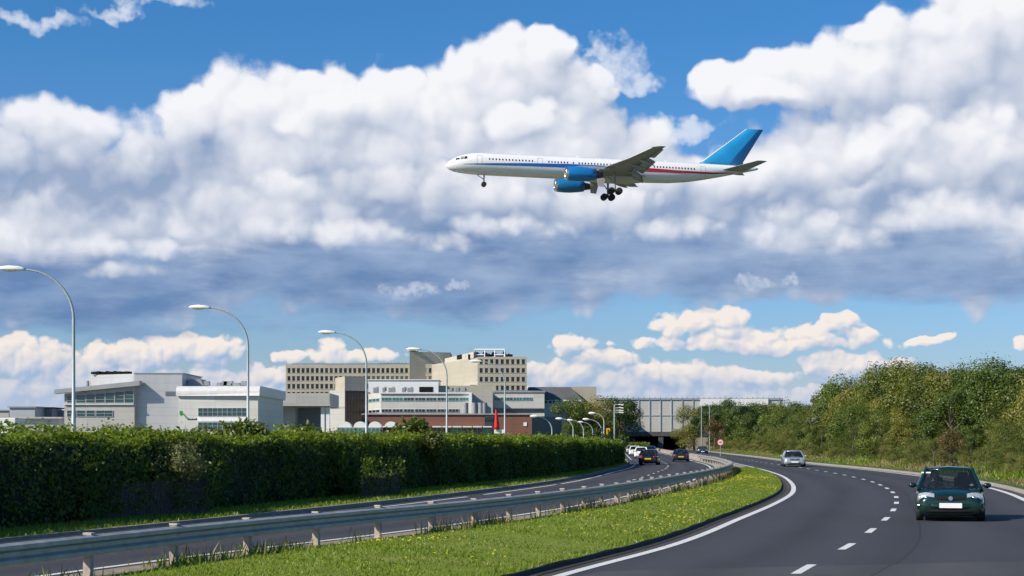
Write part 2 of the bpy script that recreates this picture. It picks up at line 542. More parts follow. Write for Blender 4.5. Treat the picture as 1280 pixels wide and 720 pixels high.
def leaf_object(name, V, tint, mats, parent=None, extra=None):
    """V (4n,3) leaf corners; extra = (verts, faces, material index) of wood"""
    n = len(V) // 4
    me = bpy.data.meshes.new(name)
    nv, ev = len(V), 0
    me.vertices.add(nv); me.loops.add(nv); me.polygons.add(n)
    me.vertices.foreach_set('co', V.astype(np.float32).ravel())
    me.loops.foreach_set('vertex_index', np.arange(nv, dtype=np.int32))
    me.polygons.foreach_set('loop_start', np.arange(0, nv, 4, dtype=np.int32))
    me.polygons.foreach_set('loop_total', np.full(n, 4, dtype=np.int32))
    for m in (mats if isinstance(mats, (list, tuple)) else [mats]): me.materials.append(m)
    at_ = me.attributes.new('tint', 'FLOAT', 'POINT')
    at_.data.foreach_set('value', np.repeat(tint, 4).astype(np.float32))
    me.update(); me.validate()
    o = bpy.data.objects.new(name, me)
    COL.objects.link(o)
    if parent is not None: o.parent = parent
    return o

M = {}
def paint_mat():
    m, q, out = new_mat('road_paint')
    b = q.n.new('ShaderNodeBsdfPrincipled'); P = q.coord('Object')
    n = q.noise(P, 28, 5, 0.7); n2 = q.noise(P, 1.3, 4, 0.6)
    c = q.mix(q.rng(n2, 0.3, 0.7), (0.62, 0.62, 0.60), (0.78, 0.78, 0.75))
    c = q.mix(q.m('MULTIPLY', q.rng(n, 0.52, 0.66), q.rng(n2, 0.3, 0.65, 0.25, 0.9)), c, (0.09, 0.09, 0.09))
    q._in(b.inputs['Base Color'], c); b.inputs['Roughness'].default_value = 0.6
    q._in(out.inputs[0], b.outputs[0])
    return m
M['paint'] = paint_mat()
M['kerb'] = pbr('kerb_concrete', (0.26, 0.24, 0.21), 0.9, var=0.25, scale=3, bump=0.3)
M['dirt'] = None
M['galv'] = pbr('galvanised_steel', (0.36, 0.36, 0.35), 0.5, 0.25, var=0.22, scale=4, stain=.3)
M['post'] = pbr('weathered_post', (0.42, 0.36, 0.30), 0.75, 0.0, var=0.25, scale=8)
M['concrete'] = pbr('concrete', (0.30, 0.26, 0.21), 0.9, var=0.15, scale=1.5, bump=0.3, stain=0.4)
M['pole'] = pbr('painted_pole', (0.36, 0.41, 0.43), 0.5, 0.1, var=0.1)
M['pole_dull'] = pbr('weathered_pole', (0.27, 0.27, 0.25), 0.7, 0, var=0.15)
M['lampwhite'] = pbr('lamp_housing', (0.80, 0.80, 0.78), 0.4, var=0.06)
M['lens'] = pbr('lamp_lens', (0.75, 0.75, 0.72), 0.2, var=0.05)
M['black'] = pbr('black_rubber', (0.018, 0.018, 0.02), 0.75, var=0.2)
M['trim'] = pbr('black_trim', (0.012, 0.012, 0.013), 0.75, spec=0.15, var=0.15)
M['white'] = pbr('white_paint', (0.80, 0.80, 0.79), 0.4, var=0.05)
M['chrome'] = pbr('bright_metal', (0.75, 0.75, 0.76), 0.18, 0.95, var=0.05)
M['bark'] = pbr('bark', (0.11, 0.085, 0.06), 0.95, var=0.35, scale=6, bump=0.6)
# ---------------------------------------------------------------- the ground, roads and verges
RL = spline([(15,-2.3),(20,-0.85),(25.5,0.73),(32.5,3.0),(44.6,6.07),(54.9,8.57),(65.9,10.97),(75.2,12.6),(88,14.5),(99.6,16.0),(112,17.3),(150,20.4),(200,23.8),(286,28.6),(400,36),(600,50)])
RR = spline([(10,4.2),(15,6.2),(25.5,10.0),(32,12.0),(44,14.9),(56,17.3),(65,19.3),(74.5,21.1),(88,23.0),(99.6,24.1),(115,25.2),(130,26.0),(148,26.7),(180,28.6),(205,30.5),(290,36),(400,43.5),(600,57.5)])
LR = spline([(10,-11.8),(20,-8.6),(26.8,-6.7),(31.2,-5.15),(35.9,-3.3),(40.4,-1.7),(44.2,-0.53),(51,1.46),(58.7,3.35),(65.9,5.02),(80,8.0),(100,11.3),(126,14.9),(147.7,17.06),(168,18.4),(200,20.6),(286,25.6),(400,33),(600,47)])
LL = spline([(10,-16.5),(20,-13.3),(30,-10.3),(42.8,-6.6),(56.4,-3.0),(68,-0.3),(82.4,2.63),(95.2,4.6),(109.8,6.5),(129.8,9.1),(147.7,10.8),(204,14.3),(286,19.3),(400,26.7),(600,40.7)])
HF = spline([(15,-17.0),(30,-12.9),(41,-10.2),(60,-5.9),(79,-1.6),(94,1.9),(110,4.5),(125,6.8),(140,8.7),(152,10.0)])

def ys(y0, y1, near=1.0):
    out, y = [], y0
    while y < y1:
        out.append(y); y += max(near, y * 0.02)
    return out + [y1]

def strip(mb, fa, fb, z, y0, y1, za=None, zb=None, near=1.0, mi=0):
    Y = ys(y0, y1, near)
    z0 = z if za is None else za; z1 = z if zb is None else zb
    vs, fs = [], []
    for i, y in enumerate(Y):
        vs += [(fa(y), y, z0), (fb(y), y, z1)]
        if i: fs.append((2*i-2, 2*i-1, 2*i+1, 2*i))
    mb.add(vs, fs, mi, False)
    return mb

def cross_uv(o):
    me = o.data
    uv = me.uv_layers.new(name='across')
    for l in me.loops:
        v = l.vertex_index
        uv.data[l.index].uv = (v % 2, me.vertices[v].co.y / 10)
    return o

def asphalt(name, base):
    m, q, out = new_mat(name)
    b = q.n.new('ShaderNodeBsdfPrincipled')
    P = q.coord('Object')
    x, y, z = q.sep(P)
    n1 = q.noise(P, 0.12, 4, 0.6)
    n2 = q.noise(P, 40, 3, 0.7)
    n3 = q.noise(q.v('MULTIPLY', P, (1.0, 0.12, 1)), 0.9, 4, 0.6)
    c = q.mix(q.rng(n2, 0.25, 0.75), tuple(v * 0.75 for v in base), tuple(v * 1.3 for v in base))
    c = q.mix(q.rng(n1, 0.35, 0.65, 0, 0.5), c, tuple(v * 0.8 for v in base))
    c = q.mix(q.rng(n3, 0.5, 0.75, 0, 0.45), c, tuple(v * 1.35 for v in base))
    c = q.mix(q.rng(q.voro(P, 0.5, 0), 0.02, 0.035, 0.5, 0), c, tuple(v * 0.5 for v in base))
    uvn = q.n.new('ShaderNodeUVMap'); uvn.uv_map = 'across'
    u, vv, _ = q.sep(uvn.outputs[0])
    tr = q.m('COSINE', q.m('MULTIPLY', q.m('SUBTRACT', u, 0.135), 2 * math.pi / 0.243))
    wn = q.noise(q.xyz(q.m('MULTIPLY', u, 6), q.m('MULTIPLY', vv, 0.8), 0), 1.0, 5, 0.6)
    c = q.mix(q.m('MULTIPLY', q.rng(tr, -0.2, 1.0), q.rng(wn, 0.3, 0.7, 0.2, 0.8)), c, tuple(v * 1.35 for v in base))
    oil = q.m('MULTIPLY', q.rng(tr, -0.5, -1.0), q.rng(wn, 0.35, 0.7, 0.1, 0.6))
    c = q.mix(oil, c, tuple(v * 0.62 for v in base))
    seam = q.m('LESS_THAN', q.m('ABSOLUTE', q.m('SUBTRACT', u, q.m('MULTIPLY_ADD', q.noise(q.xyz(0, vv, 0), 1.5, 3, 0.6), 0.006, 0.515))), 0.0025)
    c = q.mix(q.m('MULTIPLY', seam, 0.7), c, tuple(v * 0.4 for v in base))
    edge = q.m('ABSOLUTE', q.m('SUBTRACT', u, 0.5))
    c = q.mix(q.m('MULTIPLY', q.rng(edge, 0.46, 0.495), q.rng(wn, 0.35, 0.6, 0.2, 0.9)), c, (0.11, 0.095, 0.075))
    q._in(b.inputs['Base Color'], c)
    b.inputs['Roughness'].default_value = 0.82
    b.inputs['Specular IOR Level'].default_value = 0.3
    k = q.n.new('ShaderNodeBump'); k.inputs['Strength'].default_value = 0.35; k.inputs['Distance'].default_value = 0.01
    q._in(k.inputs['Height'], n2); q._in(b.inputs['Normal'], k.outputs[0])
    q._in(out.inputs[0], b.outputs[0])
    return m

def grass_ground(name, c1, c2, c3):
    m, q, out = new_mat(name)
    b = q.n.new('ShaderNodeBsdfPrincipled')
    P = q.coord('Object')
    n1 = q.noise(P, 0.35, 5, 0.6); n2 = q.noise(P, 9, 4, 0.7); n3 = q.noise(q.v('ADD', P, (31, 5, 0)), 0.9, 4, 0.6)
    c = q.mix(q.rng(n2, 0.25, 0.75), c1, c2)
    c = q.mix(q.m('MULTIPLY', q.rng(n1, 0.45, 0.7), q.rng(n3, 0.4, 0.65)), c, c3)
    q._in(b.inputs['Base Color'], c)
    b.inputs['Roughness'].default_value = 0.9; b.inputs['Specular IOR Level'].default_value = 0.2
    k = q.n.new('ShaderNodeBump'); k.inputs['Strength'].default_value = 0.8; k.inputs['Distance'].default_value = 0.06
    q._in(k.inputs['Height'], q.noise(P, 22, 4, 0.7)); q._in(b.inputs['Normal'], k.outputs[0])
    q._in(out.inputs[0], b.outputs[0])
    return m

M['asphalt'] = asphalt('asphalt', (0.045, 0.046, 0.053))
M['asphalt_old'] = asphalt('older_asphalt', (0.060, 0.060, 0.063))
M['grass'] = grass_ground('mown_grass', (0.12, 0.175, 0.018), (0.23, 0.285, 0.036), (0.30, 0.28, 0.085))
M['rough_grass'] = grass_ground('rough_grass', (0.06, 0.10, 0.018), (0.12, 0.15, 0.03), (0.24, 0.20, 0.08))
M['dirt'] = pbr('gravelly_soil', (0.24, 0.20, 0.155), 0.95, var=0.4, scale=5, bump=0.8, bscale=25)

M['drain_shade'] = pbr('soil_painted_shade', (0.035, 0.030, 0.025), 0.9, var=0.5, scale=3, bump=0.6)  # near-black colour paints the shadow lying on the soil of the drain
def S(o): return tag(o, kind='structure')

g = MB(); g.quad((-4000, -200, -0.06), (4000, -200, -0.06), (4000, 9000, -0.06), (-4000, 9000, -0.06))
S(g.build('ground', pbr('dry_ground', (0.125, 0.12, 0.095), .95, var=.35, scale=.05)))
k = MB(); strip(k, lambda y: LL(y) - 0.55, lambda y: LR(y) + 0.35, 0.0, 8, 620); S(cross_uv(k.build('left_carriageway', M['asphalt'])))
k = MB(); strip(k, lambda y: RL(y) - 0.40, lambda y: RR(y) + 0.5, 0.0, 8, 620); S(cross_uv(k.build('right_carriageway', M['asphalt'])))
# older surfacing at the near end of the right carriageway
k = MB()
k.add([(RL(12) - .35, 12, .003), (RR(12) + .45, 12, .003), (RR(29.6) + .45, 29.6, .003), (RL(27.1) + 4.0, 27.6, .003), (RL(26.4) + .4, 26.4, .003), (RL(20) - .35, 20, .003)], [(0, 1, 2, 3, 4, 5)])
o = k.build('road_surface_patch', M['asphalt_old'])
uv = o.data.uv_layers.new(name='across')
for l in o.data.loops:
    co = o.data.vertices[l.vertex_index].co
    uv.data[l.index].uv = ((co.x - RL(co.y)) / (RR(co.y) - RL(co.y)) * .86 + .07, co.y / 10)
S(o)

# painted lines
mk = MB()
for f, w in ((RL, 0.20), (LR, 0.16)):
    strip(mk, lambda y: f(y) - w / 2, lambda y: f(y) + w / 2, 0.008, 12, 420)
def broken(f, w, on, off, y0, y1):
    y = y0
    while y < y1:
        strip(mk, lambda t: f(t) - w / 2, lambda t: f(t) + w / 2, 0.008, y, y + on, near=0.7)
        y += on + off
strip(mk, lambda y: RR(y) - .12, lambda y: RR(y) + .12, 0.008, 8, 420)
for a, b in ((34, 44.0), (46.5, 62), (64.5, 79.5), (81, 101), (103, 150)):
    strip(mk, lambda y: LL(y) - .07, lambda y: LL(y) + .07, 0.008, a, b)
strip(mk, lambda y: LL(y) - .07, lambda y: LL(y) + .07, 0.008, 190, 420)
mid_r = spline([(15,1.2),(20,2.7),(26.1,4.44),(33.5,6.78),(39.7,8.57),(45.7,10.24),(51.8,11.8),(57.9,13.26),(63.9,14.58),(70.2,15.8),(76.5,16.9),(82.4,17.85),(100,20.0)] + [(y_, (RL(y_) + RR(y_)) / 2) for y_ in (130, 160, 200, 286, 400)])
mid_l = lambda y: LL(y) + (LR(y) - LL(y)) * 0.46
broken(mid_r, 0.16, 1.95, 3.85, 20.05, 330)
broken(mid_l, 0.13, 1.9, 4.0, 24, 330)
S(mk.build('lane_markings', M['paint']))

def gl(y): return LR(y) + float(np.interp(y, [60, 112, 126], [1.45, 2.0, 1.5]))
# central reserve: soil strip under the barrier, raised grass, kerbs
k = MB()
strip(k, lambda y: LR(y) + .30, lambda y: gl(y) + .2, 0.0, 10, 126, za=0.012, zb=0.05)
S(k.build('soil_strip', M['dirt']))
def gl(y): return LR(y) + float(np.interp(y, [60, 112, 126], [1.45, 2.0, 1.5]))
def gr(y): return max(RL(y) - 0.55, gl(y) + 0.1)
k = MB()
Y = ys(10, 125, 0.8)
vs, fs = [], []
NN = 9
for i, y in enumerate(Y):
    a, b = gl(y), gr(y)
    for j in range(NN):
        t = j / (NN - 1)
        zz = 0.06 + 0.10 * math.sin(math.pi * t) + 0.03 * t
        vs.append((a + (b - a) * t, y, zz + 0.012 * math.sin(y * 2.1 + j * 1.7)))
    if i:
        for j in range(NN - 1):
            fs.append(((i-1)*NN+j, (i-1)*NN+j+1, i*NN+j+1, i*NN+j))
k.add(vs, fs, 0, True)
S(k.build('central_reserve', M['grass']))
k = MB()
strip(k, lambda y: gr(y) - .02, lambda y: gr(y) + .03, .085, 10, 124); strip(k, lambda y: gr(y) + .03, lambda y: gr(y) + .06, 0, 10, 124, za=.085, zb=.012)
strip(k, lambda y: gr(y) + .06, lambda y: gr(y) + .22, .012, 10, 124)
S(k.build('reserve_drain_shade', M['drain_shade']))  # dark strip paints the shade along the raised grass edge
k = MB()
strip(k, lambda y: LR(y) + .35, lambda y: RL(y) - .4, .02, 118, 420)
S(k.build('reserve_paving', pbr('paving_concrete', (0.34, 0.31, 0.27), 0.9, var=0.2, scale=1, bump=0.2)))

# left verge
k = MB()
Y = ys(10, 400, 1.0)
vs, fs = [], []
hb = lambda y: HF(y) - 1.5 if y < 152 else LL(y) - 6
for i, y in enumerate(Y):
    a, b = LL(y) - .68, min(hb(y), LL(y) - 2)
    vs += [(a, y, -.02), (a, y, .13), (a - .12, y, .13), (a - .3, y, .12), (b, y, .09), (b - 40, y, .09)]
    if i:
        for j in range(5): fs.append(((i-1)*6+j+1, (i-1)*6+j, i*6+j, i*6+j+1))
k.add(vs, fs, 0, False)
o = k.build('left_verge', [M['grass'], M['kerb']])
for p in o.data.polygons:
    if p.index % 5 < 2: p.material_index = 1
S(o)

# right verge: kerb, rough grass, then a low bank
k = MB()
vs, fs = [], []
Y = ys(8, 600, 1.2)
for i, y in enumerate(Y):
    a = RR(y) + .55
    vs += [(a, y, -.02), (a, y, .12), (a + .16, y, .13), (a + .18, y, .12), (a + 2.2, y, .25), (a + 6, y, .7), (a + 12, y, 1.5), (a + 60, y, 2.0), (a + 61, y, -.1)]
    if i:
        for j in range(8): fs.append(((i-1)*9+j, (i-1)*9+j+1, i*9+j+1, i*9+j))
k.add(vs, fs, 0, True)
o = k.build('right_verge', [M['rough_grass'], M['kerb']])
for p in o.data.polygons:
    if p.index % 8 < 2: p.material_index = 1
S(o)
def bank_z(y, x):
    d = x - RR(y) - .55
    return float(np.interp(d, [0, .18, 2.2, 6, 12, 60], [.12, .12, .25, .7, 1.5, 2.0]))

# ---------------------------------------------------------------- crash barrier and concrete barrier
_rp = spline([(y_, LR(y_) + .85) for y_ in (10, 20, 30, 40, 50, 60, 70)] + [(90, LR(90) + 1.25), (112, 14.6), (130, 16.45), (146, 17.8), (172, 19.3), (200, 21.4)])
def rail_path(y): return _rp(y)
root = empty('crash_barrier', (rail_path(26), 26, 0), 0, 'long galvanised steel crash barrier on posts along the grass central reserve', 'crash barrier')
off = root.location
prof = [(0.075, .34), (0.16, .37), (0.16, .43), (0.085, .47), (0.085, .53), (0.16, .57), (0.16, .63), (0.075, .66)]
def beam(sgn, name):
    b = MB(off)
    Y = ys(11, 176, 0.8)
    rings = []
    for y in Y:
        x = rail_path(y)
        t = Vector((rail_path(y + .2) - rail_path(y - .2), .4, 0)).normalized()
        nrm = Vector((t.y, -t.x, 0)) * sgn
        ring = [Vector((x, y, 0)) + nrm * p[0] + Vector((0, 0, p[1])) for p in prof]
        ring += [Vector((x, y, 0)) + nrm * (p[0] - .012) + Vector((0, 0, p[1])) for p in prof[::-1]]
        rings.append(ring if sgn > 0 else ring[::-1])
    b.loft(rings, smooth=False)
    return b.build(name, M['galv'], root)
beam(1, 'beam'); beam(-1, 'beam')
y = 12.2
post_me = None
while y < 176:
    x = rail_path(y)
    t = math.atan2(rail_path(y + .2) - rail_path(y - .2), .4)
    if post_me is None:
        p = MB(); p.box((0, 0, .31), (.12, .10, .72)); p.box((0, 0, .685), (.14, .12, .03)); p.box((0, 0, .5), (.15, .06, .08))
        po = p.build('post', M['post'], root); post_me = po.data
        soften(po, .01, 1)
    else:
        po = bpy.data.objects.new('post', post_me); COL.objects.link(po); po.parent = root
    po.location = Vector((x, y, random.uniform(-.02, .02))) - off
    po.rotation_euler = (random.uniform(-.03, .03), random.uniform(-.03, .03), -t)
    y += 2.55 if y < 130 else 4

cb = MB()
rings = []
for y in ys(150, 402, 2):
    a = min(LR(y) + 1.3, RL(y) - .75)
    rings.append([Vector((a - .30, y, -.02)), Vector((a - .16, y, .20)), Vector((a - .10, y, .55)), Vector((a + .10, y, .55)), Vector((a + .16, y, .20)), Vector((a + .30, y, -.02))])
cb.loft([r[::-1] for r in rings], smooth=False)
tag(cb.build('concrete_barrier', M['concrete']), 'low pale concrete barrier wall between the two far carriageways', 'barrier')
# ---------------------------------------------------------------- hedge, shrubs, trees, grass
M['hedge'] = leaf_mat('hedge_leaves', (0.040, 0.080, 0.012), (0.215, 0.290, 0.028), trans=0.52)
M['shrub'] = leaf_mat('shrub_leaves', (0.06, 0.095, 0.018), (0.18, 0.22, 0.04), trans=0.45)
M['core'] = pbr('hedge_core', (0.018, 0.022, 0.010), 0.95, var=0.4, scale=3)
M['tree_green'] = leaf_mat('tree_leaves_green', (0.042, 0.080, 0.015), (0.135, 0.195, 0.034), (0.14, 0.17, 0.03), trans=0.32, vary=.28)
M['tree_olive'] = leaf_mat('tree_leaves_olive', (0.068, 0.100, 0.017), (0.20, 0.23, 0.038), (0.20, 0.18, 0.042), trans=0.32, vary=.25)
M['tree_dark'] = leaf_mat('tree_leaves_dark', (0.030, 0.062, 0.017), (0.088, 0.138, 0.032), trans=0.28, vary=.2)
M['tree_pale'] = leaf_mat('tree_leaves_pale', (0.10, 0.13, 0.06), (0.22, 0.25, 0.14), trans=0.25)
M['tree_rust'] = leaf_mat('tree_leaves_rust', (0.10, 0.075, 0.025), (0.20, 0.14, 0.055), trans=0.3)
M['scrub'] = leaf_mat('scrub_leaves', (0.060, 0.095, 0.016), (0.175, 0.215, 0.036), (0.20, 0.18, 0.048), trans=0.32, vary=.3)
M['dry'] = leaf_mat('dry_grass', (0.16, 0.13, 0.05), (0.34, 0.27, 0.13), (0.12, 0.14, 0.035), trans=0.25)
M['blade'] = leaf_mat('grass_blades', (0.115, 0.18, 0.014), (0.28, 0.36, 0.036), trans=0.42)
M['yellow'] = pbr('yellow_petals', (0.75, 0.55, 0.01), 0.7, var=0.1)

def hedge_top(y):
    return float(np.interp(y, [15, 30, 60, 80, 110, 152], [2.08, 2.09, 2.12, 2.12, 2.02, 1.84]))

rng = np.random.default_rng(3)
n = 150000
yy = rng.uniform(0, 1, n) ** 1.35 * (152 - 18) + 18
hf = np.array([HF(v) for v in np.linspace(15, 153, 400)])
hx = np.interp(yy, np.linspace(15, 153, 400), hf)
ht = np.interp(yy, [15, 30, 60, 80, 110, 152], [2.08, 2.09, 2.12, 2.12, 2.02, 1.84])
bump = 0.10 * np.sin(yy * 0.9) + 0.12 * np.sin(yy * 0.37 + 1.3) + 0.07 * np.sin(yy * 2.3)
where = rng.uniform(0, 1, n)
zz = np.where(where < 0.45, ht * rng.uniform(0.05, 1, n), ht + rng.normal(0, .06, n))
dep = np.where(where < 0.45, rng.normal(0, .12, n) + bump * .9, rng.uniform(0, 2.4, n))
shoot = rng.uniform(0, 1, n) > 0.985
zz = np.where(shoot & (where > .45), ht + rng.uniform(.05, .34, n), zz)
tuft = np.clip(np.sin(yy * 3.1 + 2 * np.sin(yy * .7)) * np.sin(yy * 1.37 + .4), 0, 1)
zz = np.where(where > .45, zz + tuft * rng.uniform(0, .24, n), zz)
zz += np.where(where > .45, 0.10 * np.sin(yy * .83 + 1.1 * np.sin(yy * .31)) + 0.06 * np.sin(yy * 1.7 + dep * 2) + 0.05 * np.sin(yy * 4.1), 0)
rnd = np.clip((zz - (ht - .5)) / .5, 0, 1) ** 2 * .35
dep = np.where(where < .45, dep + rnd, dep)
ends = yy > 149
cent = np.stack([hx - dep, yy, zz], 1)
nr = np.where((where < .45)[:, None], np.array([[.9, -.2, .35]]), np.array([[0, -.1, 1.0]]))
V = leaves(cent, nr, 0.085 + yy * 0.0008, rng, 0.6, 0.6)
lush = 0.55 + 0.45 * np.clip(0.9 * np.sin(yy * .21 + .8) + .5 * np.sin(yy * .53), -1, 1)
tint = np.clip(rng.normal(0.45, .22, n) * (0.55 + .6 * lush) + np.where(where > .45, .28, -.34) + .35 * np.clip((zz - ht + .35) / .35, 0, 1), 0, 1)  # sun and shade painted in: top leaves tinted lighter, front leaves darker
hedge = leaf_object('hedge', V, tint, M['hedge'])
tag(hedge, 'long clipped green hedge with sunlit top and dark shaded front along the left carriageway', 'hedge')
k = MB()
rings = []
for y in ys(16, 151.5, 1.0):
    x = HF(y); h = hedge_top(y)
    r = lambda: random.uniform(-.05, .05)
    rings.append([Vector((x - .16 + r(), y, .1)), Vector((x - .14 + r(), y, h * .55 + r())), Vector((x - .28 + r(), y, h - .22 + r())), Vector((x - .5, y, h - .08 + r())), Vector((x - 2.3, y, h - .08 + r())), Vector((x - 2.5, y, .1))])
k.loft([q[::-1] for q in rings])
k.build('dark_core', M['core'], hedge)  # added solid core behind the leaves, coloured dark to close the gaps

def blob_leaves(cs, rs, n, size, rng, squash=0.9, jitter=0.6, inner=0.55, ids=False):
    """leaves spread in shells round clump centres"""
    m = len(cs)
    idx = rng.integers(0, m, n)
    d = rng.normal(0, 1, (n, 3)); d /= np.linalg.norm(d, axis=1, keepdims=True)
    r = rng.uniform(inner, 1.08, n)
    c = cs[idx] + d * (rs[idx] * r)[:, None] * np.array([1, 1, squash])
    out = leaves(c, d + np.array([0, 0, .35]), size, rng, jitter), rng.normal(.5, .22, n).clip(0, 1), c
    return out + (idx,) if ids else out

def shrub_at(name, loc, r, h, n, size, mat, label, cat='bush', seed=1, spiky=0.0, group=None):
    rg = np.random.default_rng(seed)
    k = 9
    cs = np.stack([rg.normal(0, r * .45, k), rg.normal(0, r * .4, k), rg.uniform(.25, .85, k) * h], 1)
    rs = rg.uniform(.28, .5, k) * min(r, h)
    V, t, c = blob_leaves(cs, rs, n, size, rg, inner=.3)
    if spiky:
        ns = int(n * spiky)
        bi = rg.integers(0, max(3, ns // 14), ns)
        bx = rg.uniform(-r, r, bi.max() + 1); by = rg.uniform(-r * .5, r * .5, bi.max() + 1); bh = rg.uniform(.15, .5, bi.max() + 1); tl = rg.normal(0, .25, bi.max() + 1)
        u = rg.uniform(0, 1, ns)
        c2 = np.stack([bx[bi] + tl[bi] * u * bh[bi] + rg.normal(0, .03, ns), by[bi] + rg.normal(0, .03, ns), h * (1 - (bx[bi] / r) ** 2 * .5) * .85 + u * bh[bi]], 1)
        V = np.concatenate([V, leaves(c2, rg.normal(0, 1, (ns, 3)), size, rg)]); t = np.concatenate([t, rg.uniform(.3, 1, ns)])
    e = empty(name, loc, 0, label, cat, group)
    leaf_object('foliage', V, t, mat, e)
    s = MB()
    for i in range(5):
        p = cs[i]
        s.tube([(p[0] * .2, p[1] * .2, -.05), (p[0] * .6, p[1] * .6, p[2] * .6), tuple(p)], [.05, .035, .015], 5)
    s.build('stem', M['bark'], e)
    return e

def behind_hedge(px, ytop, Y, halfw_px, back, n, mat, label, seed, spiky=.12):
    x = (px - 640) / F * Y
    top = zat(ytop, Y)
    return shrub_at('bush', (x, Y, 0), halfw_px / F * Y, top, n, .12 + Y * .0007, mat, label, seed=seed, spiky=spiky)
behind_hedge(514, 519, 71, 38, 1, 6500, M['shrub'], 'tall loose bush rising above the hedge top in front of the red brick building', 21)
behind_hedge(385, 528, 59, 50, 1, 5500, M['hedge'], 'bright green bush sprouting from the hedge top left of the brown glass stairwell', 22)
behind_hedge(300, 524, 53.5, 46, 1, 5500, M['shrub'], 'straggly bush poking over the hedge by the second tall lamp', 23, .2)
behind_hedge(700, 540, 118, 26, 1, 1500, M['hedge'], 'low bush topping the far part of the hedge near the short lamps', 24)
behind_hedge(748, 533, 165, 30, 1, 2500, M['tree_dark'], 'dark bush behind the far end of the hedge below the short lamps', 25)
# shrub in front of the hedge by the old fence
sx, sy = at(218, 44.2, z=0).x, 44.2
shrub_at('bush', (sx, sy, .62), .95, 1.30, 3600, .085, leaf_mat('pale_shrub_leaves', (0.09, 0.11, 0.04), (0.22, 0.24, 0.10), trans=.3), 'pale yellow green bush growing out of the shaded hedge above the old fence panels', seed=31)

# old fence panels at the foot of the hedge
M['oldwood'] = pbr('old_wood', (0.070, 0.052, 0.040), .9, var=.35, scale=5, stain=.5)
def fence(px0, px1, D0, D1, h0, h1, label):
    a, b = at(px0, D0, z=0), at(px1, D1, z=0)
    e = empty('fence', a, 0, label, 'fence')
    n = 34
    k = MB(a)
    d = (b - a); t = d.normalized(); w = d.length / n
    ang = math.atan2(t.y, t.x)
    for i in range(n):
        p = a + t * (i + .5) * w
        h = h0 + (h1 - h0) * i / n + random.uniform(-.04, .03)
        k.box((p.x, p.y, .06 + h / 2), (w * .93, .025, h), ang, ry=random.uniform(-.01, .01))
    k.build('board_panel', M['oldwood'], e)
    nrm = Vector((t.y, -t.x, 0))
    r = MB(a)
    for z in (.45, h0 - .1):
        p = (a + b) / 2 - nrm * .05
        r.box((p.x, p.y, z), (d.length, .05, .08), ang)
    r.build('rail', M['oldwood'], e)
def creeper(px0, px1, D0, D1, n, seed):
    rg = np.random.default_rng(seed)
    u = np.clip(np.concatenate([rg.normal(c_, .07, n // 5) for c_ in (.03, .18, .42, .7, .97)]), -.05, 1.05)
    D = D0 + (D1 - D0) * u; px = px0 + (px1 - px0) * u
    c = np.stack([(px - 640) / F * D + rg.normal(.10, .05, len(u)), D - .05, rg.uniform(.3, 1.5, len(u))], 1)
    o = leaf_object('creeper', leaves(c, np.tile([.8, -.4, .3], (len(u), 1)), .11, rg), rg.uniform(0, .6, len(u)), M['hedge'])
    return o
tag(creeper(112, 262, 40.6, 45.6, 1500, 5), 'dark ivy leaves straggling over the long plank fence', 'creeper')
tag(creeper(452, 500, 57.5, 60.5, 700, 6), 'dark ivy leaves straggling over the short plank fence panel', 'creeper')
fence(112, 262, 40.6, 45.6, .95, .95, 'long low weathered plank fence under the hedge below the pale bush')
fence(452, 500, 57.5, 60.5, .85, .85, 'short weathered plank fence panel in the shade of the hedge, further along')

# ---- tree prototypes, each a crown mesh and a trunk mesh, shared by the copies
def tree_mesh(seed, h, w, n, size, mat, low=0.12, clumps=17, top=0.0):
    rg = np.random.default_rng(seed)
    ph = rg.uniform(0, 2 * math.pi, clumps); u = rg.uniform(0, 1, clumps) ** .8
    zc = low + (1 - low) * u * .9
    wid = np.sin(np.clip((zc - low) / (1 - low), 0.04, 1) ** .75 * math.pi * .92 + .12) ** .8
    rr = rg.uniform(.2, 1, clumps) ** .6 * wid * .8
    cs = np.stack([np.cos(ph) * rr * w / 2, np.sin(ph) * rr * w / 2, zc * h], 1)
    rs = rg.uniform(.11, .22, clumps) * min(w, h) * 1.05
    V, t, c, ci = blob_leaves(cs, rs, n, size, rg, .78, .42, .62, True)
    tone = rg.uniform(-.32, .32, clumps)
    t = (t - .5) * .55 + .5 + tone[ci]
    # loose outer sprays
    ns = n // 9
    d = rg.normal(0, 1, (ns, 3)); d /= np.linalg.norm(d, axis=1, keepdims=True)
    i = rg.integers(0, clumps, ns)
    c2 = cs[i] + d * (rs[i] * rg.uniform(.95, 1.18, ns))[:, None]
    c2[:, 2] = np.maximum(c2[:, 2], .1)
    V = np.concatenate([V, leaves(c2, d, size * .9, rg, .8)]); t = np.concatenate([t, rg.uniform(.2, 1, ns)])
    # each clump has its own tone
    V3 = V
    cr = leaf_object('crown', V3, t.clip(0, 1), mat)
    s = MB()
    s.tube([(0, 0, -.4), (.03 * w, 0, h * .25), (-.02 * w, .02 * w, h * .55), (0, 0, h * .85)], [h * .026, h * .02, h * .012, h * .004], 8)
    for j in range(9):
        p = cs[j]
        z0 = min(h * .5, p[2] * .6)
        s.tube([(0, 0, z0), tuple(Vector(p) * .55 + Vector((0, 0, z0 * .45))), tuple(p)], [h * .011, h * .008, h * .003], 5)
    tr = s.build('trunk', M['bark'])
    a, b = cr.data, tr.data
    bpy.data.objects.remove(cr); bpy.data.objects.remove(tr)
    return a, b

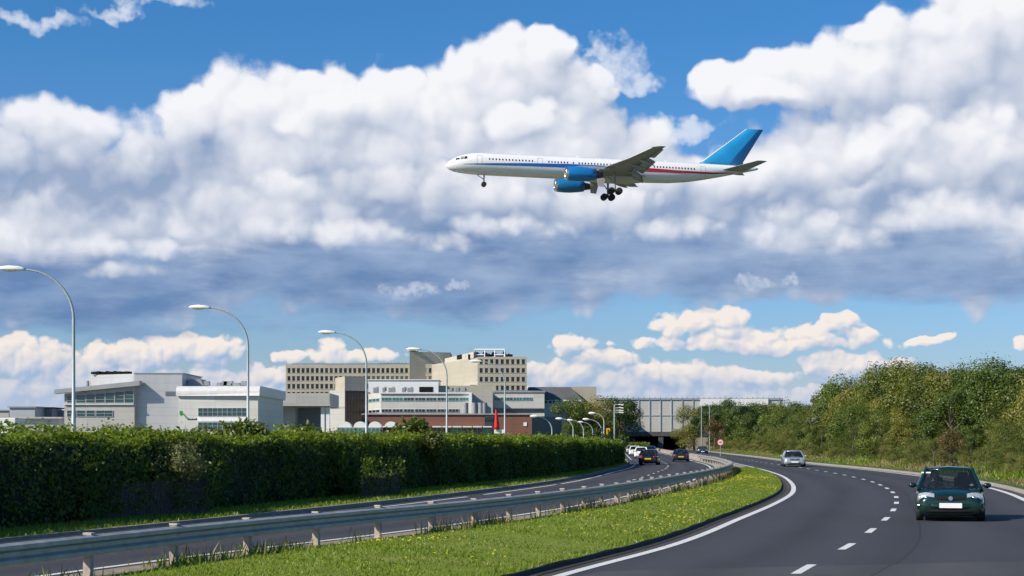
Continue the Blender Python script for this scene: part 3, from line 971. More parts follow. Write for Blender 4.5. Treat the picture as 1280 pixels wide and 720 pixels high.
PROTO = {}
for nm, (cnt, n, size, mat, low, ratio) in {
    'green': (3, 9500, .21, 'tree_green', .10, .95), 'olive': (3, 9500, .20, 'tree_olive', .08, .95), 'dark': (2, 9500, .21, 'tree_dark', .10, .9),
    'pale': (1, 3000, .26, 'tree_pale', .10, .6), 'rust': (1, 3000, .26, 'tree_rust', .10, .9), 'scrub': (3, 7500, .17, 'scrub', .04, 1.35)}.items():
    PROTO[nm] = [tree_mesh(100 + 17 * i + len(nm) * 31, 7.0, 7.0 * ratio, n, size, M[mat], low) for i in range(cnt)]

def plant_tree(kind, x, y, z, h, label, group=None, name='tree', cat='tree', wide=1.0, idx=None):
    pr = PROTO[kind][idx if idx is not None else random.randrange(len(PROTO[kind]))]
    e = empty(name, (x, y, z), random.uniform(0, 6.28), label, cat, group)
    s = h / 7.0
    e.scale = (s * wide, s * wide, s)
    for nm, me in (('crown', pr[0]), ('trunk', pr[1])):
        o = bpy.data.objects.new(nm, me); COL.objects.link(o); o.parent = e
    return e

sky_px = [857, 870, 900, 950, 985, 1005, 1030, 1060, 1080, 1100, 1130, 1150, 1180, 1220, 1260, 1290, 1400]
sky_py = [512, 507, 504, 505, 502, 498, 489, 480, 471, 464, 459, 460, 460, 461, 458, 450, 440]
LAB = {'green': 'leafy mid green tree in the thicket on the bank along the right carriageway',
       'olive': 'yellowish olive tree in the thicket on the bank along the right carriageway',
       'dark': 'dark green tree in the thicket on the bank along the right carriageway',
       'scrub': 'low spreading scrub bush at the foot of the trees beside the right carriageway'}
random.seed(5)
# tall back row follows the skyline of the photograph
for px in list(range(868, 1420, 17)):
    Yv = float(np.interp(px, [868, 950, 1050, 1100, 1180, 1280, 1420], [385, 300, 210, 182, 150, 118, 88]))
    x = (px - 640) / F * Yv
    top = float(np.interp(px, sky_px, sky_py)) + random.uniform(-3, 6)
    z = bank_z(Yv, x)
    h = zat(top, Yv) - z
    kind = random.choice(['green', 'green', 'olive', 'dark'])
    if 1025 <= px <= 1041:
        plant_tree('pale', x - 1.5, Yv - 2, z, h * 1.02, 'slim pale silvery leaved tree at the left end of the tall thicket', wide=.9); continue
    plant_tree(kind, x, Yv, z, h * random.uniform(.84, 1.12), LAB[kind], 'trees on the right bank', wide=random.uniform(.9, 1.15))
# middle and front rows
def rowtrees(d0, hfrac, step, kinds, y0, y1, jit=1.5):
    y = y0
    while y < y1:
        x = RR(y) + d0 + random.uniform(-jit, jit)
        px = 640 + F * x / y
        if 850 < px < 1420:
            z = bank_z(y, x)
            top = float(np.interp(px, sky_px, sky_py))
            hm = zat(top, y) - z
            h = max(1.2, hm * hfrac * random.uniform(.66, 1.22))
            kind = random.choice(kinds)
            plant_tree(kind, x, y, z, h, LAB[kind], 'scrub along the right verge' if kind == 'scrub' else 'trees on the right bank', 'bush' if kind == 'scrub' else 'tree', 'bush' if kind == 'scrub' else 'tree', random.uniform(1.0, 1.3))
        y += step * (0.6 + y / 150)
rowtrees(11.5, .86, 6.5, ['green', 'olive', 'olive', 'dark'], 70, 390)
rowtrees(8.4, .66, 6.2, ['olive', 'green', 'olive', 'scrub'], 66, 390)
rowtrees(5.8, .46, 5.2, ['scrub', 'green', 'olive'], 60, 390, 1.0)
rowtrees(3.7, .25, 3.6, ['scrub'], 56, 390, .6)
plant_tree('rust', at(893, 300, z=0).x, 300, 1.2, 5.2, 'small rust brown tree among green ones behind the two slim poles')
plant_tree('rust', at(1190, 92, z=0).x, 92, .6, 2.2, 'low reddish brown shrub at the kerb right behind the green hatchback', None, 'bush', 'bush')

# trees left of the bridge
for px, ytop, D, kind, wide, lab in [(712, 499, 335, 'green', 1.05, 'green tree left of three, beside the dark roofed hall and above the short lamps'),
                                     (745, 496, 342, 'olive', 1.1, 'rounded olive green tree, middle of three left of the bridge'),
                                     (775, 498, 350, 'dark', 1.15, 'dark green tree in front of the left end of the bridge panels')]:
    z1 = zat(ytop, D)
    plant_tree(kind, at(px, D, z=0).x, D, 0, z1, lab, None, wide=wide)
# low hedge seen under the bridge
rg = np.random.default_rng(8)
n = 3500
px = rg.uniform(771, 812, n); yv = rg.uniform(318, 322, n)
c = np.stack([(px - 640) / F * yv, yv, rg.uniform(.2, 1.9, n)], 1)
o = leaf_object('hedge', leaves(c, np.tile([0, -.5, .8], (n, 1)), .32, rg), rg.uniform(.3, 1, n), M['hedge'])
tag(o, 'short bright green hedge seen below the bridge, beyond the queue of cars', 'hedge')

# ---- verge weeds and grass
rg = np.random.default_rng(9)
def blades(name, xs, yv, z0, hs, ws, mat, tint, lean=.35):
    n = len(xs)
    a = rg.uniform(0, 2 * math.pi, n)
    dx, dy = np.cos(a) * ws, np.sin(a) * ws
    lx, ly = rg.normal(0, lean, n) * hs, rg.normal(0, lean, n) * hs
    V = np.stack([np.stack([xs - dx, yv - dy, z0], 1), np.stack([xs + dx, yv + dy, z0], 1),
                  np.stack([xs + dx * .6 + lx * .6, yv + dy * .6 + ly * .6, z0 + hs * .65], 1), np.stack([xs + lx, yv + ly, z0 + hs], 1)], 1).reshape(-1, 3)
    return tag(leaf_object(name, V, tint, mat), kind='stuff')
def fvec(f, y):
    t = np.linspace(5, 620, 3000); return np.interp(y, t, np.array([f(v) for v in t]))
n = 95000
yv = 20 + rg.uniform(0, 1, n) ** 2.0 * 102
a, b = fvec(gl, yv), fvec(gr, yv)
u = rg.uniform(0.0, 1.0, n)
xs = a + (b - a) * u
z0 = .06 + .10 * np.sin(np.pi * u) + .03 * u - .01
patch = .5 + .5 * np.sin(xs * .9 + yv * .35) * np.sin(yv * .21 + 1)
tall = np.where(u < .06, 1.5, np.where(u > .94, 1.6, 1.0))
blades('grass', xs, yv, z0, rg.uniform(.02, .055, n) * (.7 + .6 * patch) * tall, .006 + yv * .00022, M['blade'], np.clip(rg.normal(.5, .2, n) + .25 * (patch - .5), 0, 1))
# rough growth at the barrier foot
n = 9000
yv = 22 + rg.uniform(0, 1, n) ** 1.5 * 100
clump = (np.sin(yv * 1.9) + np.sin(yv * .63 + 2) + rg.normal(0, .5, n)) > .35
yv = yv[clump]; n = len(yv)
xs = fvec(gl, yv) + rg.normal(-.22, .25, n)
dryt = rg.uniform(0, 1, n) < np.interp(yv, [30, 60, 120], [.15, .45, .7])
blades('weeds', xs[~dryt], yv[~dryt], np.full((~dryt).sum(), .03), rg.uniform(.08, .26, (~dryt).sum()), np.full((~dryt).sum(), .014), M['blade'], rg.uniform(0, .8, (~dryt).sum()))
blades('dry_weeds', xs[dryt], yv[dryt], np.full(dryt.sum(), .03), rg.uniform(.15, .42, dryt.sum()), np.full(dryt.sum(), .014), M['dry'], rg.uniform(0, 1, dryt.sum()), .2)
# right verge: dry stalks and green weeds before the scrub
n = 26000
yv = 50 + rg.uniform(0, 1, n) ** 1.6 * 300
d = .25 + np.abs(rg.normal(0, 1, n)) * 2.2 + .2
xs = fvec(RR, yv) + .55 + d
z0 = np.interp(d, [0, .18, 2.2, 6, 12, 60], [.12, .12, .25, .7, 1.5, 2.0])
dryt = (np.sin(yv * .35) + np.sin(yv * .11 + 1.) * .8 + rg.normal(0, .6, n)) > .25
hs = np.clip(d * .15, .05, .38) * rg.uniform(.4, 1.1, n)
blades('verge_weeds', xs[~dryt], yv[~dryt], z0[~dryt] - .05, hs[~dryt], .02 + yv[~dryt] * .0002, M['blade'], rg.uniform(0, .7, (~dryt).sum()))
blades('verge_dry_grass', xs[dryt], yv[dryt], z0[dryt] - .05, hs[dryt] * 1.15, .018 + yv[dryt] * .0002, M['dry'], rg.uniform(0, 1, dryt.sum()), .2)
# left verge grass fringe
n = 32000
yv = 28 + rg.uniform(0, 1, n) ** 1.4 * 130
a = fvec(LL, yv) - .8; b = fvec(HF, yv) + .1
xs = a + (b - a) * rg.uniform(0, 1, n)
blades('verge_grass', xs, yv, np.full(n, .09), rg.uniform(.05, .14, n), .012 + yv * .0002, M['blade'], rg.uniform(0, .8, n))
# dandelions on the central reserve
n = 420
cy = rg.uniform(27, 95, 40); cu = rg.uniform(.15, .95, 40)
ci = rg.integers(0, 40, n)
yv = cy[ci] + rg.normal(0, 1.1, n) * (cy[ci] / 50); u = np.clip(cu[ci] + rg.normal(0, .09, n), .05, .97)
a, b = fvec(gl, yv), fvec(gr, yv)
xs = a + (b - a) * u
z0 = .06 + .10 * np.sin(np.pi * u) + .03 * u + rg.uniform(.05, .11, n)
k = MB()
for i in range(n):
    r = .020 + .00012 * yv[i]
    k.add([(xs[i] + r * math.cos(t), yv[i] + r * math.sin(t), z0[i]) for t in [j * math.pi / 3 for j in range(6)]] + [(xs[i], yv[i], z0[i] + .014)], [(j, (j + 1) % 6, 6) for j in range(6)])
tag(k.build('yellow_wildflowers', M['yellow']), kind='stuff')
# ---------------------------------------------------------------- buildings beyond the hedge
M['clad_grey'] = cladding('grey_metal_cladding', (0.46, 0.47, 0.48), 1.1, 0, .82, .45, .15)
M['clad_warm'] = cladding('pale_panel_cladding', (0.45, 0.435, 0.40), 1.0, 3.2, .8, .5)
M['clad_white'] = cladding('white_panel_cladding', (0.57, 0.56, 0.53), 0.9, 4.0, .82, .5)
M['tan'] = cladding('tan_concrete', (0.43, 0.395, 0.315), 1.05, 3.1, .86, .85)
M['tan_light'] = cladding('light_tan_concrete', (0.52, 0.48, 0.40), 0, 0, .9, .85)
M['bronze'] = pbr('bronze_glazing', (0.045, 0.032, 0.028), 0.25, 0, var=.3, scale=.8)
M['brick'] = cladding('red_brown_panels', (0.20, 0.085, 0.065), 0.6, 0, .85, .8)
M['dark_roof_and_shade'] = pbr('dark_grey_roof_and_shade', (0.10, 0.105, 0.11), .7, var=.15, scale=.3, stain=.3)  # real roof colour, also used to paint shade on the brick building's side
M['roof_grey'] = pbr('grey_roof_sheet', (0.33, 0.34, 0.35), .5, .2, var=.1, scale=.4)
M['glaze'] = pbr('dark_teal_glass', (0.014, 0.060, 0.066), 0.10, 0, var=.6, scale=.45, spec=.8)
M['glaze_teal'] = pbr('teal_spandrel', (0.035, 0.17, 0.17), 0.15, 0, var=.4, scale=.5, spec=.7)
M['glaze_dark'] = pbr('dark_window_glass', (0.016, 0.020, 0.028), 0.08, 0, var=.6, scale=.6, spec=.7)
M['frame_white'] = pbr('white_frame', (0.62, 0.62, 0.60), .45, var=.08)
M['frame_grey'] = pbr('grey_frame', (0.30, 0.31, 0.32), .5, var=.1)
M['blind'] = pbr('window_blind', (0.17, 0.17, 0.165), .8, var=.3, scale=.5)
M['red'] = pbr('red_fabric', (0.55, 0.015, 0.02), .7, var=.2, scale=3)
M['bluegrey'] = cladding('blue_grey_cladding', (0.20, 0.24, 0.29), 0.5, 0, .8, .5)
M['panel'] = cladding('pale_grey_panels', (0.52, 0.51, 0.48), 2.45, 0, .8, .75, stain=.25)
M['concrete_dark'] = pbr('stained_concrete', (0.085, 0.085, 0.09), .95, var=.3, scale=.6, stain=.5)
M['yellow_sign'] = pbr('yellow_sign', (0.72, 0.36, 0.015), .5, var=.06)
M['green_mark'] = pbr('green_mark', (0.05, 0.32, 0.06), .5, var=.1)
M['ink'] = pbr('dark_lettering', (0.03, 0.035, 0.06), .6, var=.2)

def P2(px, D): return Vector(((px - 640) / F * D, D))

def onwall(p0, p1, px):
    """where the ray of column px meets the wall line p0-p1 (plan)"""
    r = Vector(((px - 640) / F, 1.0)); e = p1 - p0
    den = r.x * e.y - r.y * e.x
    t = (p0.x * e.y - p0.y * e.x) / den
    return r * t

def wall_box(mb, p0, p1, px0, px1, y0, y1, d0=0.0, d1=0.08, mi=0, Dref=None):
    """box on the wall between two photo columns and rows, standing d0..d1 proud of it"""
    a, b = onwall(p0, p1, px0), onwall(p0, p1, px1)
    D = Dref or (a.y + b.y) / 2
    zt, zb = zat(min(y0, y1), D), zat(max(y0, y1), D)
    t = (p1 - p0).normalized(); n = Vector((t.y, -t.x))
    if n.y > 0: n = -n
    q = [a + n * d1, b + n * d1, b + n * d0, a + n * d0]
    mb.hexa([(v.x, v.y, zb) for v in q], [(v.x, v.y, zt) for v in q], mi)
    return mb

def front_poly(front, back):
    return front + [p + Vector((0, back)) for p in front[::-1]]

class Bld:
    def __init__(self, name, label, px, D, cat='building'):
        self.o = Vector((*P2(px, D), 0))
        self.e = empty(name, self.o, 0, label, cat)
        self.D = D
    def mass(self, front, ytop, mat, back=12, name='wall', z0=-.5, ybase=None, Dref=None):
        fr = [P2(*p) if not isinstance(p, Vector) else p for p in front]
        D = Dref or fr[0].y
        m = MB(self.o); m.prism([tuple(v) for v in front_poly(fr, back)], z0 if ybase is None else zat(ybase, D), zat(ytop, D))
        return m.build(name, mat, self.e)
    def coping(self, front, ytop, mat, h=.25, out=.12, back=12, name='coping'):
        fr = [P2(*p) for p in front]
        D = fr[0].y
        m = MB(self.o)
        f2 = [v + Vector((0, -out)) for v in fr]
        f2[0] = f2[0] + Vector((-out, 0)); f2[-1] = f2[-1] + Vector((out, 0))
        m.prism([tuple(v) for v in front_poly(f2, back + 2 * out)], zat(ytop, D), zat(ytop, D) + h)
        return m.build(name, mat, self.e)
    def box(self, w, px0, px1, y0, y1, mat, d0=0, d1=.08, name='panel'):
        m = MB(self.o); wall_box(m, P2(*w[0]), P2(*w[1]), px0, px1, y0, y1, d0, d1)
        return m.build(name, mat, self.e)
    def window(self, w, px0, px1, y0, y1, cols, rows=1, glass='glaze', frame='frame_white', sub=True, d=.05):
        p0, p1 = P2(*w[0]), P2(*w[1])
        m = MB(self.o); wall_box(m, p0, p1, px0, px1, y0, y1, -.1, d)
        win = m.build('window', M[glass], self.e)
        f = MB(self.o)
        fw = .26
        for i in range(cols + 1):
            x = px0 + (px1 - px0) * i / cols
            wall_box(f, p0, p1, x - fw / 2, x + fw / 2, y0, y1, -.05, d + .06)
        for j in range(rows + 1):
            y = y0 + (y1 - y0) * j / rows
            wall_box(f, p0, p1, px0 - fw / 2, px1 + fw / 2, y - fw * .5, y + fw * .5, -.05, d + .05)
        f.build('frame', M[frame], win)
        return win
    def mb(self): return MB(self.o)
    def add(self, name, m, mat, parent=None): return m.build(name, mat, parent or self.e)

# --- grey office with a sloping canopy roof
DA = 225
b = Bld('office_building', 'grey metal clad office with a sloping canopy roof over two rows of teal windows', 168, DA)
wl = [(80.5, DA + .5), (168, DA)]; wr = [(168, DA + .8), (227.5, DA + .8)]
pL, pC, pR = P2(*wl[0]), P2(168, DA), P2(*wr[1])
pD = P2(*wr[0])
m = b.mb(); zt = zat(481.5, DA); m.prism([tuple(pL), tuple(pC), tuple(pC + Vector((0, 16))), tuple(pL + Vector((0, 16)))], -.5, [zat(492, DA), zt - .05, zt - .05, zat(492, DA)]); b.add('wall', m, M['clad_warm'])
m = b.mb(); m.prism([tuple(pD + Vector((.01, 0))), tuple(pR), tuple(pR + Vector((0, 14))), tuple(pD + Vector((.01, 14)))], -.5, zat(466.7, DA)); b.add('wall', m, M['clad_grey'])
m = b.mb(); m.prism([tuple(pD + Vector((-.1, -.08))), tuple(pR + Vector((.15, -.08))), tuple(pR + Vector((.15, 14.2))), tuple(pD + Vector((-.1, 14.2)))], zat(466.7, DA), zat(466.7, DA) + .12); b.add('coping', m, M['frame_grey'])
# canopy: a sloping slab with deep eaves
cl = onwall(pL, pC, 70); t = (pC - pL).normalized(); n2 = Vector((t.y, -t.x))
n2 = n2 if n2.y < 0 else -n2
cr = pC + t * .9
q = [cl + n2 * .8, cr + n2 * .8, cr - n2 * .7, cl - n2 * .7]
z0a, z1a = zat(492.2, DA), zat(482, DA)
m = b.mb(); m.hexa([(q[0].x, q[0].y, z0a), (q[1].x, q[1].y, z1a), (q[2].x, q[2].y, z1a), (q[3].x, q[3].y, z0a)], [(q[0].x, q[0].y, z0a + .55), (q[1].x, q[1].y, z1a + .62), (q[2].x, q[2].y, z1a + .62), (q[3].x, q[3].y, z0a + .55)])
b.add('canopy_roof', m, M['roof_grey'])
for i in range(7):
    x0 = 84 + i * 12; x1 = x0 + 11.2
    if x0 > 166: break
    yt = np.interp(x0, [84, 168], [495.0, 487.5])
    b.window(wl, x0, min(x1, 167), yt, 503.5, 1, 3)
for x0 in (84, 96.5, 108.5, 120.5, 131):
    b.window(wl, x0, x0 + (10.5 if x0 < 130 else 10), 513, 520.8, 1, 2)
m = b.mb(); wall_box(m, pL, pC, 80.6, 167.5, 504.4, 506.0, 0, .25); b.add('ledge', m, M['frame_white'])
m = b.mb(); wall_box(m, pD, pR, 207, 220, 489.3, 494.8, -.1, .05)
for i in range(5): wall_box(m, pD, pR, 207, 220, 489.6 + i, 490.1 + i, .05, .10)
b.add('vent_louvre', m, M['bluegrey'])
m = b.mb(); m.prism([tuple(P2(113, DA + 12)), tuple(P2(165.5, DA + 8)), tuple(P2(165.5, DA + 16)), tuple(P2(113, DA + 20))], zat(488, DA + 10), zat(468, DA + 10)); b.add('roof_plant_room', m, M['clad_grey'])
m = b.mb()
for i in range(14):
    x = 118 + i * 3.3
    c = P2(x, DA + 12); m.box((c.x, c.y, zat(466.5, DA + 12)), (.36, 1.5, random.uniform(.3, .6)), random.uniform(-.2, .2))
m.box((P2(141, DA + 13).x, DA + 13, zat(466, DA + 13)), (5.2, .9, .3))
b.add('roof_cooler', m, M['trim'])
m = b.mb(); c = P2(109.5, DA + 12); m.tube([(c.x, c.y, 6), (c.x, c.y, zat(476, DA + 12))], .25, 8); b.add('flue', m, M['roof_grey'])

# --- white office with a rounded parapet
DB = 221
b = Bld('office_building', 'white panelled office with rounded parapet and one long strip of dark teal windows', 270, DB)
wb = [(223, DB), (322.5, DB - 1)]
b.mass(wb, 495, M['clad_white'], 24)
pr = []
for a in range(0, 91, 15):
    pr.append((math.cos(R(a)), math.sin(R(a))))
m = b.mb()
p0, p1 = P2(*wb[0]), P2(*wb[1]); zb_, zt_ = zat(495, DB), zat(482.6, DB)
rings = []
for x, s in ((p0.x - .25, 0), (p1.x + .25, 1)):
    ring = [(x, DB - 1.2 * s - .35 + 0, zb_)]
    for c_, s_ in pr: ring.append((x, DB - s - .35 + .9 * (1 - c_), zt_ - .9 + .9 * s_))
    ring += [(x, DB + 24, zt_), (x, DB + 24, zb_)]
    rings.append([Vector(r) for r in ring])
m.loft(rings, smooth=False); b.add('parapet', m, M['frame_white'])
b.window(wb, 248, 308.5, 510, 520.2, 10, 2, 'glaze', 'frame_white')
b.window(wb, 248, 308.5, 528, 537, 10, 2, 'glaze', 'frame_white')
m = b.mb(); wall_box(m, p0, p1, 247, 309.5, 521.4, 526.8, 0, .10); b.add('panel', m, M['white'])
for px0, px1, y0 in ((233, 257, 474), (271, 279, 478.5), (280, 286, 477), (288, 303, 478.8)):
    m = b.mb(); a, c = P2(px0, DB + 9), P2(px1, DB + 9)
    z0_, z1_ = zat(484, DB + 9), zat(y0, DB + 9)
    w = c.x - a.x
    m.hexa([(a.x, DB + 8, z0_), (c.x, DB + 8, z0_), (c.x, DB + 12, z0_), (a.x, DB + 12, z0_)], [(a.x + w * .25, DB + 8, z1_), (c.x - w * .2, DB + 8, z1_), (c.x - w * .2, DB + 12, z1_), (a.x + w * .25, DB + 12, z1_)])
    m.box((c.x + .3, DB + 8.5, z0_ + .5), (.7, 1, .6)); b.add('rooftop_unit', m, M['roof_grey'])
# illegible lettering and the green slash at the corner, copied as marks
m = b.mb()
for i, x in enumerate((209.5, 212, 214.2, 216.6, 219, 221)):
    pass
for i in range(5):
    x = 234.5 + i * 2.5; h = (2.2, 1.4, 1.6, 1.4, 2.0)[i]
    wall_box(m, p0, p1, x, x + 1.8, 524.8 - h, 524.8, 0, .06)
b.add('lettering', m, M['ink'])
m = b.mb()
a, c = onwall(p0, p1, 224.5), onwall(p0, p1, 236)
za, zc = zat(513.5, DB), zat(524, DB)
m.hexa([(a.x, a.y - .12, za - .5), (a.x + .25, a.y - .12, za - .55), (a.x + .25, a.y - .02, za - .55), (a.x, a.y - .02, za - .5)][::1], [(a.x, a.y - .12, za), (a.x + .3, a.y - .12, za), (a.x + .3, a.y - .02, za), (a.x, a.y - .02, za)])
m.add([(a.x, a.y - .1, za), (a.x + .22, a.y - .1, za), (c.x, c.y - .1, zc), (c.x - .22, c.y - .1, zc)], [(0, 3, 2, 1)])
b.add('green_slash', m, M['green_mark'])

# --- link block with a shaded recess
DC = 262
b = Bld('link_building', 'pale link block bridging over a shaded recess, right of the white office', 370, DC)
m = b.mb(); fr = [P2(322.8, DC), P2(412, DC)]
m.prism([tuple(v) for v in front_poly(fr, 14)], zat(508.4, DC), zat(491.5, DC)); b.add('wall', m, M['clad_warm'])
m = b.mb(); fr2 = [P2(322.8, DC + 5), P2(369, DC + 5)]; m.prism([tuple(v) for v in front_poly(fr2, 8)], -.5, zat(508.4, DC) - .01); b.add('wall', m, M['clad_grey'])
m = b.mb(); fr2 = [P2(369, DC + 9), P2(404, DC + 9)]; m.prism([tuple(v) for v in front_poly(fr2, 4)], -.5, zat(510.5, DC + 9)); b.add('screen_wall', m, M['bluegrey'])
m = b.mb(); wall_box(m, P2(322.8, DC), P2(412, DC), 322.8, 412, 507.6, 508.6, 0, .2); b.add('fascia', m, M['trim'])
for x in (402, 408.5):
    m = b.mb(); c = P2(x + 1.6, DC + 1); m.box((c.x, c.y, zat(508.5, DC) / 2), (.55, .8, zat(508.5, DC))); b.add('pillar', m, M['white'])
m = b.mb(); c = P2(336, DC + 5); m.box((c.x, c.y - .2, zat(511.5, DC)), (.8, .3, .45)); b.add('wall_lamp', m, M['trim'])

# --- small grey sheds at the far left
def shed(px0, px1, ytop, D, mat, label, back=10, roof=None, ov=.3, win=None):
    b = Bld('shed', label, (px0 + px1) / 2, D, 'shed')
    b.mass([(px0, D), (px1, D)], ytop, mat, back)
    b.coping([(px0, D), (px1, D)], ytop, roof or M['roof_grey'], .22, ov, back, 'roof')
    if win: b.window([(px0, D), (px1, D)], *win)
    return b
shed(-40, 11, 513.5, 330, M['clad_warm'], 'distant pale flat roofed shed at the left edge of the picture')
shed(12, 43.5, 509.5, 290, M['clad_grey'], 'distant plain grey shed with a flat roof, left of the dark louvred one', 10)
s_ = shed(44, 65, 510.5, 296, M['bluegrey'], 'distant dark blue grey louvred shed left of the canopy roofed office', 8, M['trim'])
m = s_.mb()
for i in range(9): wall_box(m, P2(44, 296), P2(65, 296), 45, 64, 512 + i * .9, 512.4 + i * .9, 0, .1)
s_.add('louvre', m, M['frame_grey'])
shed(65.5, 79, 513, 300, M['bluegrey'], 'distant narrow blue grey shed touching the canopy roofed office', 8, M['lampwhite'])
shed(14, 74, 523.2, 240, M['clad_grey'], 'long low grey shed with a thin overhanging roof behind the left end of the hedge', 8, M['clad_warm'], .6)
# white box van body at the left edge
b = Bld('box_van', 'white high sided box van parked in front of the long low grey shed', 10, 205, 'van')
c = P2(9.5, 205)
m = b.mb(); m.box((c.x, c.y + 2, zat(522.4, 205) / 2 + .35), (1.95, 4.2, zat(522.4, 205) - .7)); soften(b.add('cargo_box', m, M['white']), .06)
m = b.mb(); m.box((c.x, c.y - .75, 1.15), (1.8, 1.3, 1.5)); soften(b.add('cab', m, M['white']), .15, 3)
m = b.mb(); m.box((c.x, c.y - 1.41, 1.5), (1.55, .04, .6)); b.add('windscreen', m, M['glaze_dark'])
for sx in (-.8, .8):
    for sy in (-.6, 3.2):
        m = b.mb(); m.disc((c.x + sx, c.y + sy, .36), .36, (1, 0, 0), 16, .22); b.add('wheel', m, M['black'])

# --- tan office slab with rows of square windows
def grid(b, w, px0, dx, cols, rows, yr, wfrac=.62, rec=.45, mat='tan', skip=None, edge=2.5):
    """wall face of bands and fins in front of recessed windows; rows = [(top, bottom)]"""
    p0, p1 = P2(*w[0]), P2(*w[1])
    m = MB(b.o)
    xl, xr = px0 - dx * .5, px0 + dx * (cols - .5)
    Dm = (onwall(p0, p1, xl).y + onwall(p0, p1, xr).y) / 2
    ytop, ybot = yr
    edges = [ytop] + [v for r_ in rows for v in r_] + [ybot]
    for i in range(0, len(edges), 2):
        wall_box(m, p0, p1, w[0][0], w[1][0], edges[i], edges[i + 1], 0, rec, 0, Dm)
    for (yt, yb) in rows:
        for c_ in range(cols + 1):
            x = px0 + dx * (c_ - .5)
            g0, g1 = x - dx * (1 - wfrac) / 2, x + dx * (1 - wfrac) / 2
            if c_ == 0: g0 = w[0][0]
            if c_ == cols: g1 = w[1][0]
            wall_box(m, p0, p1, g0, g1, yt, yb, 0, rec - .03, 0, Dm)
    b.add('facade', m, M[mat])
    s = MB(b.o)
    for (yt, yb) in rows:
        wall_box(s, p0, p1, xl, xr, yb - .35, yb, rec - .02, rec + .07, 0, Dm)
    b.add('sill', s, M['tan_light'])
    base = None
    for ri, (yt, yb) in enumerate(rows):
        for c_ in range(cols):
            if skip and skip(ri, c_): continue
            x = px0 + dx * c_
            mm = MB(b.o); wall_box(mm, p0, p1, x - dx * wfrac / 2, x + dx * wfrac / 2, yt, yb, .01, .06, 0, Dm)
            win = b.add('window', mm, M['glaze_dark'])
            if random.random() < .45:
                bl = MB(b.o); hh = random.uniform(.2, .75); wall_box(bl, p0, p1, x - dx * wfrac / 2 + .15, x + dx * wfrac / 2 - .15, yt, yt + (yb - yt) * hh, .065, .08, 0, Dm)
                b.add('blind', bl, M['blind'], win)
DD = 400
b = Bld('office_block', 'long tan concrete office slab with rows of small square windows and a stair tower', 440, DD)
b.mass([(357.5, DD), (547, DD)], 455.5, M['tan'], 14)
grid(b, [(357.5, DD), (547, DD)], 361.5, 5.87, 31, [(460.2, 466.6), (470.2, 476.2), (480, 486.2), (490, 495)], (455.3, 500), skip=lambda r, c_: (r > 0 and c_ > 11))
b.box([(357.5, DD), (547, DD)], 364, 540, 454.3, 455.4, M['trim'], -3, -1, 'roof_edge')
b.mass([(512, DD - 2), (563, DD + 2)], 439.5, M['tan'], 10, 'stair_tower')
m = b.mb(); a, c = P2(508, DD - 4), P2(521, DD - 4); m.box(((a.x + c.x) / 2, DD, zat(437.8, DD)), (c.x - a.x, 4, .5)); b.add('tower_cap', m, M['white'])
m = b.mb()
for x, h in ((514.5, 432), (549, 443.5), (552.5, 441)):
    c = P2(x, DD); m.tube([(c.x, c.y, zat(442, DD)), (c.x, c.y, zat(h, DD))], .07, 5)
b.add('aerial', m, M['pole'])
m = b.mb()
for i in range(8):
    x = 476 + i * 4.4; c = P2(x, DD + 3); m.box((c.x, c.y, zat(454.5, DD)), (.5, .6, random.uniform(.5, 1.0)))
b.add('roof_fittings', m, M['roof_grey'])

# --- tan tower block at the corner
DE = 350
b = Bld('tower_block', 'tan concrete tower block with a blank left side, nine window columns and white rooftop frames', 597, DE)
pe = [P2(540, DE * 1.09), P2(597, DE), P2(658.5, DE)]
m = b.mb(); m.prism([tuple(pe[0]), tuple(pe[1]), tuple(pe[2]), tuple(pe[2] + Vector((-2, 26))), tuple(pe[0] + Vector((2, 20)))], -.5, zat(447, DE)); b.add('wall', m, M['tan'])
grid(b, [(597, DE), (658.5, DE)], 601.5, 6.58, 9, [(449.2, 455.6), (460.2, 466.4), (471.2, 477.4), (482, 488)], (446.0, 495), .58)
m = b.mb(); m.prism([tuple(P2(556, DE * 1.07)), tuple(P2(592, DE + 2)), tuple(P2(600, DE + 9)), tuple(P2(562, DE * 1.09))], zat(447, DE), [zat(441, DE), zat(439, DE), zat(439, DE), zat(441, DE)]); b.add('roof_plant_room', m, M['tan_light'])
p0, p1 = P2(556, DE * 1.07), P2(592, DE + 2)
m = b.mb(); wall_box(m, p0, p1, 571.5, 577.5, 443.5, 449, 0, .1); b.add('window', m, M['trim'])
m = b.mb()
zb0 = zat(446.5, DE)
def bar(x0, y0, x1, y1, D=DE + 3, r=.13):
    a, c = P2(x0, D), P2(x1, D); m.tube([(a.x, a.y, zat(y0, D)), (c.x, c.y, zat(y1, D))], r, 6)
for x in (593.5, 606, 618.5, 631): bar(x, 446.5, x, 437)
bar(593.5, 437, 631, 437, r=.2); bar(594, 443.5, 606, 443.5); bar(618.5, 443.5, 631, 443.5); bar(593.5, 437, 593.5, 446)
for x in (593.5, 606, 618.5, 631): bar(x, 437, x, 437, DE + 7)
b.add('roof_frame', m, M['white'])
m = b.mb()
for i in range(16):
    x = 594 + i * 2.8; c = P2(x, DE + 4 + random.uniform(0, 3)); m.ball((c.x, c.y, zat(random.uniform(440, 445), DE)), (.35, .3, random.uniform(.3, .6)), 8, 6)
tag(b.add('roof_pipework', m, M['trim']), kind='stuff')
for x in (589, 611, 637):
    m = b.mb(); c = P2(x, DE + 5); m.box((c.x, c.y, zat(444.5, DE)), (1.3, 1.2, 1.0)); b.add('rooftop_unit', m, M['trim'])
m = b.mb()
